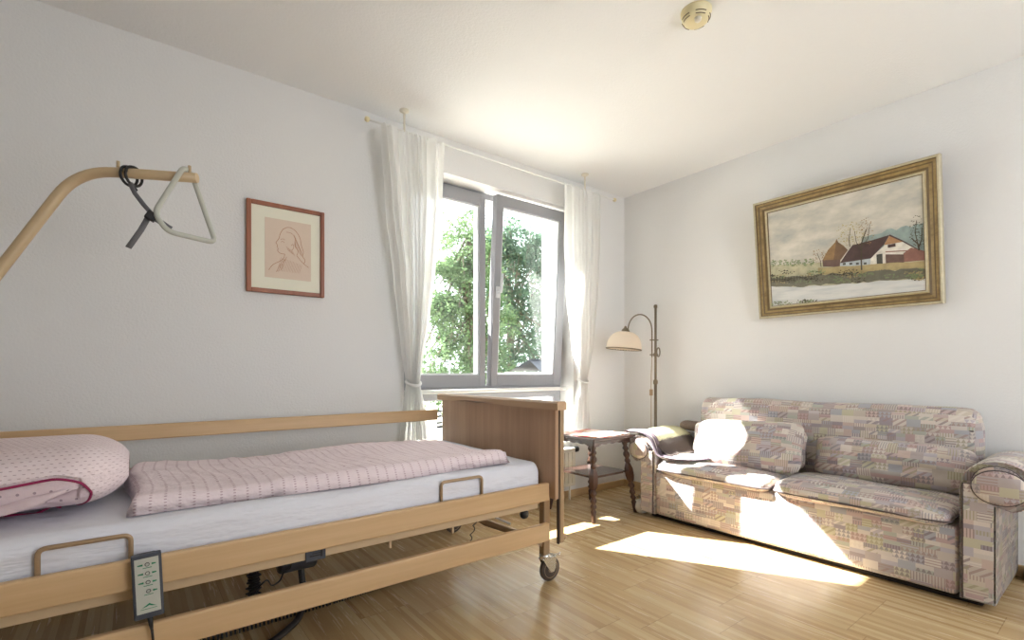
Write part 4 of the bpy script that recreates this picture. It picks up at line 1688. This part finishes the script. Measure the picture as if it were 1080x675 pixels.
def arm_part(name, ys, yc, sgn, rz, rr, off):
    """rolled arm: upright panel plus a roll that overhangs outwards; sgn = outward direction in y"""
    b = MB()
    zc = rz - rr
    prof_ = []
    yin, yout = ys
    pts = [(yin, .03), (yin, zc - .02)]
    # over the roll from inner side to the outer underside
    for k in range(19):
        a = PI - (PI * 1.38) * k / 18
        pts.append((yc + sgn * rr * math.cos(a) * 1.08, zc + rr * math.sin(a)))
    pts += [(yout, zc - rr * .80), (yout, .03)]
    xs = [SFX + .010, SFX, SFX + .006, SFX + .05, -.5, -.4, -.3, -.2, -.1, -.02]
    rows = []
    cyc, czc = sum(p[0] for p in pts) / len(pts), sum(p[1] for p in pts) / len(pts)
    for i, x in enumerate(xs):
        shr = {0: .972, 1: .985}.get(i, 1.0)
        drop = max(0, (x + .2)) * .10
        rows.append([Vector((x, cyc + (py - cyc) * shr, max(.028, czc + (pz - czc) * shr - (drop if pz > .3 else 0)))) for py, pz in pts])
    # densify along
    vv_ = b.grid(rows, None, closed_u=True)
    b.fan(vv_[0]); b.fan(vv_[-1])
    for v in b.bm.verts:
        v.co += noise.noise_vector(v.co * 9) * .004
    b.bm.normal_update()
    b.boxuv(off)
    arm_ = b.build(name, M['sofa'], sofa)
    # front facing plate: roll disc and narrow stem with dark piping
    b = MB()
    pl_ = [(yin + (-sgn) * -.012, .05), (yin + sgn * .012, zc - .0)]
    for k in range(17):
        a = PI - (PI * 1.30) * k / 16
        pl_.append((yc + sgn * (rr - .022) * math.cos(a), zc + (rr - .022) * math.sin(a)))
    pl_ += [(yout - sgn * .003, zc - rr * .78), (yout - sgn * .003, .036)]
    pl_ = pl_[1:]
    pl_.insert(0, (yin + sgn * .012, .036))
    c_ = Vector((SFX - .008, sum(p[0] for p in pl_) / len(pl_), sum(p[1] for p in pl_) / len(pl_)))
    ringv = [Vector((SFX + .004, py, pz)) for py, pz in pl_]
    front = [Vector((SFX - .014, py * .97 + c_.y * .03, pz * .985 + c_.z * .015)) for py, pz in pl_]
    vv_ = b.grid([ringv, front], None, closed_u=True)
    b.fan(vv_[1])
    b.fan(vv_[0])
    b.boxuv(off + .17)
    fp = b.build('arm_front', M['sofa'], arm_)
    b = MB()
    b.tube([Vector((SFX - .004, py, pz)) for py, pz in pl_[:19]], .0026, None, 8)
    b.build('piping', M['sofa_pipe'], arm_)
    # padded end disc of the roll
    b = MB()
    dc = Vector((SFX - .014, yc + sgn * .006, zc - .002))
    rings = []
    for rad_, dx_ in ((1.0, .004), (1.0, -.006), (.9, -.013), (.6, -.018), (.2, -.019)):
        rings.append([dc + Vector((dx_, rad_ * (rr - .026) * 1.06 * math.cos(a), rad_ * (rr - .036) * math.sin(a))) for a in [2 * PI * k / 32 for k in range(32)]])
    vv_ = b.grid(rings, None, closed_u=True)
    b.fan(vv_[-1])
    b.bm.normal_update(); b.boxuv(off + .33)
    dsc = b.build('roll_end', M['sofa'], arm_)
    b = MB()
    b.tube([dc + Vector((-.003, (rr - .025) * 1.06 * math.cos(a), (rr - .035) * math.sin(a))) for a in [2 * PI * k / 32 for k in range(32)]], .0032, None, 8, closed=True)
    b.build('piping', M['sofa_pipe'], dsc)


arm_part('armrest', (-2.292, -2.400), -2.410, -1, .622, .104, .55)
arm_part('armrest', (-.765, -.660), -.650, 1, .548, .096, .11)
# back
b = MB()
rows = []
NYb = 60
yL, yR = -.820, -2.300
for i in range(NYb + 1):
    t_ = i / NYb
    y = yL + (yR - yL) * t_
    e = min(t_, 1 - t_) * abs(yR - yL)
    k_ = math.sqrt(max(0, 1 - (1 - min(1, e / .06)) ** 2))
    zt_ = .745 + .065 * k_ + .004 * math.sin(y * 9)
    th = .085 * (.45 + .55 * k_)
    cx_ = -.115
    row = []
    sec = [(-1, .30), (-1.25, .42), (-1.35, .52), (-1.15, .60), (-1.1, .66), (-1.05, .72), (-.9, zt_ - .028), (-.55, zt_ - .006), (0, zt_), (.6, zt_ - .012), (.95, zt_ - .04), (1, .6), (1, .3)]
    for a_, z_ in sec:
        row.append(Vector((cx_ + a_ * th, y, z_)) + noise.noise_vector(Vector((a_ * 2, y * 6, z_ * 7))) * .006)
    rows.append(row)
vv = b.grid(rows, None, closed_u=True)
b.fan(vv[0]); b.fan(vv[-1])
b.bm.normal_update(); b.boxuv(.9)
subdiv(b.build('backrest', M['sofa'], sofa), 1)
b = MB()
b.tube([(-.195, y_, .702 + .004 * math.sin(y_ * 9)) for y_ in [yL - .03 + (yR - yL + .06) * k / 30 for k in range(31)]], .004, None, 6)
b.build('back_seam', M['sofa_pipe'], sofa)
# seat cushions
for k, (ya, yb) in enumerate(((-.782, -1.522), (-1.530, -2.272))):
    cy_ = (ya + yb) / 2
    b = MB()
    b.ellipsoid_box((-.425, cy_, .365), (.232, abs(yb - ya) / 2, .051), (.26, .18, .62), None, (96, 26), None, .010, k * 5 + 1)
    for v in b.bm.verts:
        if v.co.x < -.60:
            v.co.z -= .012
    b.bm.normal_update(); b.boxuv(.4 + k * .37)
    sc0 = b.build('seat_cushion', M['sofa'], sofa)
    b = MB()
    ringp = []
    for j in range(64):
        a = 2 * PI * j / 64
        q = lambda w, e_: math.copysign(abs(w) ** e_, w)
        ringp.append((-.425 + .232 * q(math.cos(a), .22), cy_ + abs(yb - ya) / 2 * q(math.sin(a), .16), .352 - (.010 if math.cos(a) < -.3 else 0)))
    b.tube(ringp, .0045, None, 6, closed=True)
    b.build('piping', M['sofa_pipe'], sc0)


def cushion(mb, c, w, h, t_, rot, seed, nfold=0.012, corner=0.22):
    """stuffed cushion: w along local y, h along local z, t thickness along x"""
    N, K = 46, 30
    for side in (1, -1):
        rows_ = []
        for i in range(K + 1):
            v_ = -1 + 2 * i / K
            row_ = []
            for j in range(N + 1):
                u_ = -1 + 2 * j / N
                pinch = (1 - .04 * (1 - u_ * u_) * abs(v_) ** 2) * (1 - .16 * abs(u_) ** 7)
                pinch2 = (1 - .03 * (1 - v_ * v_) * abs(u_) ** 2) * (1 - .06 * abs(v_) ** 7)
                puff = ((1 - abs(u_) ** 3.2) * (1 - abs(v_) ** 2.6))
                puff = max(0, puff) ** .55
                wr_ = noise.noise(Vector((u_ * 3.2 + seed, v_ * 2.4, side * 2))) * nfold * puff
                p = Vector((side * (t_ / 2 * puff) + wr_, u_ * w / 2 * pinch2, v_ * h / 2 * pinch))
                row_.append(rot @ p + Vector(c))
            rows_.append(row_)
        mb.grid(rows_, None, uv=lambda i, j: (seed * .37 + j / N * w, seed * .21 + i / K * h))
    bmesh.ops.remove_doubles(mb.bm, verts=mb.bm.verts, dist=.0006)


def cush_obj(name, label, c, w, h, t_, lean_, yaw, roll, seed, m, nf=.012):
    b = MB()
    rot_ = (Matrix.Rotation(yaw, 3, 'Z') @ Matrix.Rotation(lean_, 3, 'Y') @ Matrix.Rotation(roll, 3, 'X'))
    cushion(b, c, w, h, t_, rot_, seed, nf)
    o = b.build(name, m)
    tag(o, label, 'cushion', 'loose cushions on the sofa')
    return o


cush_obj('back_cushion', 'long patterned back cushion at the right end of the sofa', (-.285, -1.955, .512), .69, .235, .15, math.radians(14), 0, math.radians(0), 1.3, M['sofa'], .02)
cush_obj('back_cushion', 'long patterned back cushion mostly hidden behind the sunlit scatter cushion', (-.270, -1.20, .525), .74, .25, .12, math.radians(12), 0, 0, 4.1, M['sofa'], .02)
cush_obj('scatter_cushion', 'sunlit patterned scatter cushion leaning at the left of the sofa', (-.42, -1.28, .540), .64, .32, .16, math.radians(24), math.radians(4), math.radians(-2.0), 2.2, M['sofa'], .02)

# fleece over the left arm
b = MB()
prof_ = []
zc, rr = .548 - .096, .104
for k in range(7):
    a = math.radians(30) + math.radians(20) * k
    prof_.append((-.650 + rr * 1.08 * math.cos(a), zc + rr * math.sin(a)))
prof_ += [(-.785, .475), (-.805, .45), (-.835, .436), (-.875, .43)]
prof_ = [(y_, z_ + .004) for y_, z_ in prof_]
tot = [0]
for p, q in zip(prof_[:-1], prof_[1:]):
    tot.append(tot[-1] + math.hypot(q[0] - p[0], q[1] - p[1]))
split_v = tot[6]
for sgn_ in (0, 1):
    rows = []
    for i in range(31):
        x = -.60 + .43 * i / 30
        row = []
        for j, (y_, z_) in enumerate(prof_):
            n_ = Vector((0, y_ + .70, z_ - .44)).normalized()
            puff = .020 * math.sin(PI * i / 30) ** .4 * math.sin(PI * j / (len(prof_) - 1)) ** .4
            bulk = .022 * max(0, math.sin((x + .60) * 7.3)) * (1 - j / len(prof_)) + .035 * max(0, (i / 30 - .45)) * (1 if j < 8 else .3)
            row.append(Vector((x + .01 * math.sin(j), y_, z_)) + n_ * (0.0 if sgn_ else puff + bulk + .008 * noise.noise(Vector((x * 14, y_ * 14, 0)))))
        rows.append(row)
    b.grid(rows, None, uv=lambda i, j: (tot[min(j, len(tot) - 1)], i / 30 * .43))
bmesh.ops.remove_doubles(b.bm, verts=b.bm.verts, dist=.0006)
M['fleece_arm'] = mat_fleece('cream_and_brown_fleece_throw', srgb(238, 232, 190), srgb(92, 80, 76), split_v)
fl = subdiv(b.build('fleece_throw', M['fleece_arm']), 1)
tag(fl, 'cream and brown fleece throw folded over the left sofa arm', 'throw')
b = MB()
b.ellipsoid_box((-.13, -.735, .592), (.085, .085, .035), (.8, .8, .8), None, (36, 18), None, .02, 4)
b.smooth_all()
tag(b.build('brown_cloth', M['brown_cloth']), 'small brown cloth bunched on the back end of the left sofa arm', 'cloth')

# striped blanket: over the arm's front, down and along the seat


def cloth_strip(path, wv, th, m, name, label, cat, amp=.006, seed=0):
    pts = [Vector(p) for p in path]
    for _ in range(2):
        n2 = [pts[0]]
        for a, c in zip(pts[:-1], pts[1:]):
            n2 += [a.lerp(c, .25), a.lerp(c, .75)]
        n2.append(pts[-1]); pts = n2
    W = [Vector(w_) for w_ in wv]
    b = MB()
    NW = 14
    L = len(pts)
    for side in (1, -1):
        rows_ = []
        for i, p in enumerate(pts):
            t_ = i / (L - 1) * (len(W) - 1)
            k = min(int(t_), len(W) - 2)
            w_ = W[k].lerp(W[k + 1], t_ - k)
            d_ = (pts[min(i + 1, L - 1)] - pts[max(i - 1, 0)]).normalized()
            n_ = d_.cross(w_).normalized()
            if n_.z < 0:
                n_ = -n_
            row_ = []
            for j in range(NW + 1):
                s_ = j / NW
                fold = amp * math.sin(s_ * 17 + i * .25 + seed)
                ed = math.sin(PI * s_) ** .3 if 0 < s_ < 1 else 0
                row_.append(p + w_ * s_ + n_ * (fold + side * th * ed + th))
            rows_.append(row_)
        b.grid(rows_, None, uv=lambda i, j: (j / NW, i / L))
    bmesh.ops.remove_doubles(b.bm, verts=b.bm.verts, dist=.0003)
    return tag(b.build(name, m), label, cat)


cloth_strip([(-.635, -.525, .562), (-.635, -.57, .566), (-.635, -.65, .572), (-.635, -.735, .545), (-.645, -.775, .47), (-.655, -.80, .425), (-.66, -.86, .418), (-.65, -.95, .420), (-.60, -1.05, .426), (-.53, -1.12, .440), (-.47, -1.17, .455)],
            [(.10, 0, 0), (.11, 0, 0.0), (.13, .02, 0), (.13, .05, .0), (.10, .03, .0)], .005, M['stripes'], 'striped_blanket',
            'mauve and white striped thin blanket trailing from sofa arm onto the seat', 'blanket', .006, 1)
b = MB()
b.ellipsoid_box((-.48, -.985, .428), (.075, .13, .012), (.7, .7, .8), None, (40, 14), None, .008, 9)
b.smooth_all()
tag(b.build('folded_cloth', M['olive']), 'grey-green folded cloth on the sofa seat behind the striped blanket', 'cloth')
# white cloth on the floor by the sofa
b = MB()
b.ellipsoid_box((-.545, -.595, .045), (.06, .042, .045), (.8, .8, .8), None, (36, 20), None, .022, 3)
for v in b.bm.verts:
    v.co.z = max(v.co.z, .001)
b.smooth_all()
tag(b.build('white_cloth', M['white_cloth']), 'crumpled white cloth on the floor against the left sofa arm', 'cloth')
# dark box behind the far end of the sofa
b = MB()
b.box((-.085, -2.66, 0), (-.018, -2.425, .058), None, .01)
for k in range(4):
    b.lathe([(.016, .0575), (.016, .0595), (.013, .0595), (.012, .056), (0, .056)], None, 14, (-.05, -2.63 + k * .055, 0))
tag(b.build('power_strip', M['black']), 'black power strip on the floor past the right end of the sofa', 'power strip')

# ------------------------------------------------------------------ outside
GZ = -0.35
t = NT('pale_gravel')
n1 = t.noise(t.coords(), 8, 4)
t.base(t.mix(n1, srgb(196, 190, 176), srgb(226, 220, 208)))
t.b.inputs['Roughness'].default_value = .9
b = MB(); b.box((-40, WT + .002, GZ - .2), (60, 70, GZ)); g_ = struct(b.build('ground', t.m)); g_.name = 'ground'
bark = mat_wood('bark', srgb(120, 108, 94), srgb(78, 68, 58), 'z', .9, 12)
leafA = mat_leaf('leaf_mid_green', srgb(66, 90, 62), srgb(122, 146, 104))
leafB = mat_leaf('leaf_dark_green', srgb(60, 84, 72), srgb(104, 130, 104))


def tree(label, base, height, crown, n_leaf, leafm, seed, size):
    R = random.Random(seed)
    root = thing('tree', label, 'tree', base, 'trees outside the window')
    bx_, by_, bz_ = base
    b = MB()
    tr_ = [Vector((bx_, by_, bz_)), Vector((bx_ + .05, by_, bz_ + height * .3)), Vector((bx_ - .05, by_, bz_ + height * .6)), Vector((bx_, by_, bz_ + height * .95))]
    b.tube(tr_, [.16, .12, .08, .02], None, 10)
    br_pts = []
    for k in range(46):
        t_ = .18 + .75 * R.random()
        st_ = Vector((bx_, by_, bz_ + height * t_))
        cc = R.choice(crown)
        a = R.random() * 2 * PI
        en = Vector(cc[0]) + Vector((math.cos(a) * cc[1] * .7, math.sin(a) * cc[1] * .7, R.uniform(-.6, .6) * cc[2]))
        mid = st_.lerp(en, .5) + Vector((0, 0, -.15))
        b.tube([st_, mid, en], [.04, .025, .008], None, 5)
        br_pts += [mid.lerp(en, q / 3) for q in range(4)]
    b.build('trunk', bark, root)
    b = MB()
    for _ in range(n_leaf):
        cc = R.choice(crown) if R.random() < .99 else crown[0]
        a, ph = R.random() * 2 * PI, math.acos(R.uniform(-1, 1))
        rr_ = R.random() ** .45
        c = Vector(cc[0]) + Vector((math.cos(a) * math.sin(ph) * cc[1], math.sin(a) * math.sin(ph) * cc[1], math.cos(ph) * cc[2])) * rr_
        if noise.noise(c * 2.2 + Vector((seed, 0, 0))) < -.04:
            continue
        for _k in range(3):
            q = c + Vector((R.gauss(0, .07), R.gauss(0, .07), R.gauss(0, .06)))
            u_ = Vector((R.gauss(0, 1), R.gauss(0, 1), R.gauss(0, .6))).normalized()
            w_ = u_.orthogonal().normalized()
            w_ = (Matrix.Rotation(R.random() * PI, 3, u_) @ w_)
            s_ = size * R.uniform(.6, 1.2)
            b.bm.faces.new([b.bm.verts.new(p) for p in (q - u_ * s_, q + w_ * s_ * .55, q + u_ * s_, q - w_ * s_ * .55)])
    b.build('foliage', leafm, root, False)
    return root


tree('tall mid-green tree filling the left pane of the window', (3.9, 8.6, GZ), 5.6,
     [((3.9, 8.5, 4.6), .9, .75), ((3.1, 8.5, 3.6), .6, .35), ((2.8, 8.4, 2.6), .6, .4), ((3.7, 8.5, 3.7), .75, .55), ((4.45, 8.6, 3.9), .7, .7), ((3.5, 8.5, 2.85), .75, .5), ((4.2, 8.6, 2.8), .9, .8), ((3.2, 8.4, 1.9), .75, .6), ((3.9, 8.5, 1.7), 1.0, .7),
      ((3.0, 8.4, 1.0), 1.0, .6), ((4.2, 8.5, .9), 1.1, .7), ((2.4, 8.4, .5), .8, .6), ((4.7, 8.6, 2.2), .8, .9)], 11000, leafA, 5, .06)
tree('darker green tree seen through the tilted right pane', (6.1, 9.6, GZ), 6.4,
     [((5.7, 9.5, 4.6), .8, .8), ((6.5, 9.6, 4.2), .9, .9), ((5.5, 9.5, 3.4), .9, .8), ((6.3, 9.6, 3.0), 1.0, .9), ((7.2, 9.7, 3.2), .9, 1.0), ((5.6, 9.5, 2.1), 1.0, .9), ((6.6, 9.6, 1.7), 1.1, 1.0),
      ((7.6, 9.7, 1.8), 1.0, 1.0), ((6.2, 9.5, 5.2), .8, .7), ((7.6, 9.7, 3.0), .9, .9), ((8.1, 9.8, 4.2), .8, .8), ((8.3, 9.8, 1.8), .9, 1.0), ((7.0, 9.6, 5.0), .6, .6), ((5.3, 9.3, 4.9), .5, .5), ((5.8, 9.5, 1.0), 1.1, .7), ((7.0, 9.6, .8), 1.1, .7), ((7.7, 9.8, 4.5), .6, .6)], 11000, leafB, 11, .07)
# low building beyond the garden
gb = thing('garden_shed', 'low white building with a dark grey roof under the trees, seen through the right pane', 'building', (4.8, 6.7, GZ))
MB().box((4.1, 6.2, GZ), (5.9, 7.2, 1.0)).build('shed_wall', M['white'], gb)
b = MB()
b.poly([(4.35, 6.1, 1.02), (6.1, 6.1, 1.02), (5.9, 6.7, 1.30), (4.5, 6.7, 1.30)], None, (0, .06, .03))
b.poly([(4.35, 7.3, 1.02), (6.1, 7.3, 1.02), (5.9, 6.7, 1.30), (4.5, 6.7, 1.30)], None, (0, -.06, .03))
b.build('shed_roof', M['dark_grey'], gb)
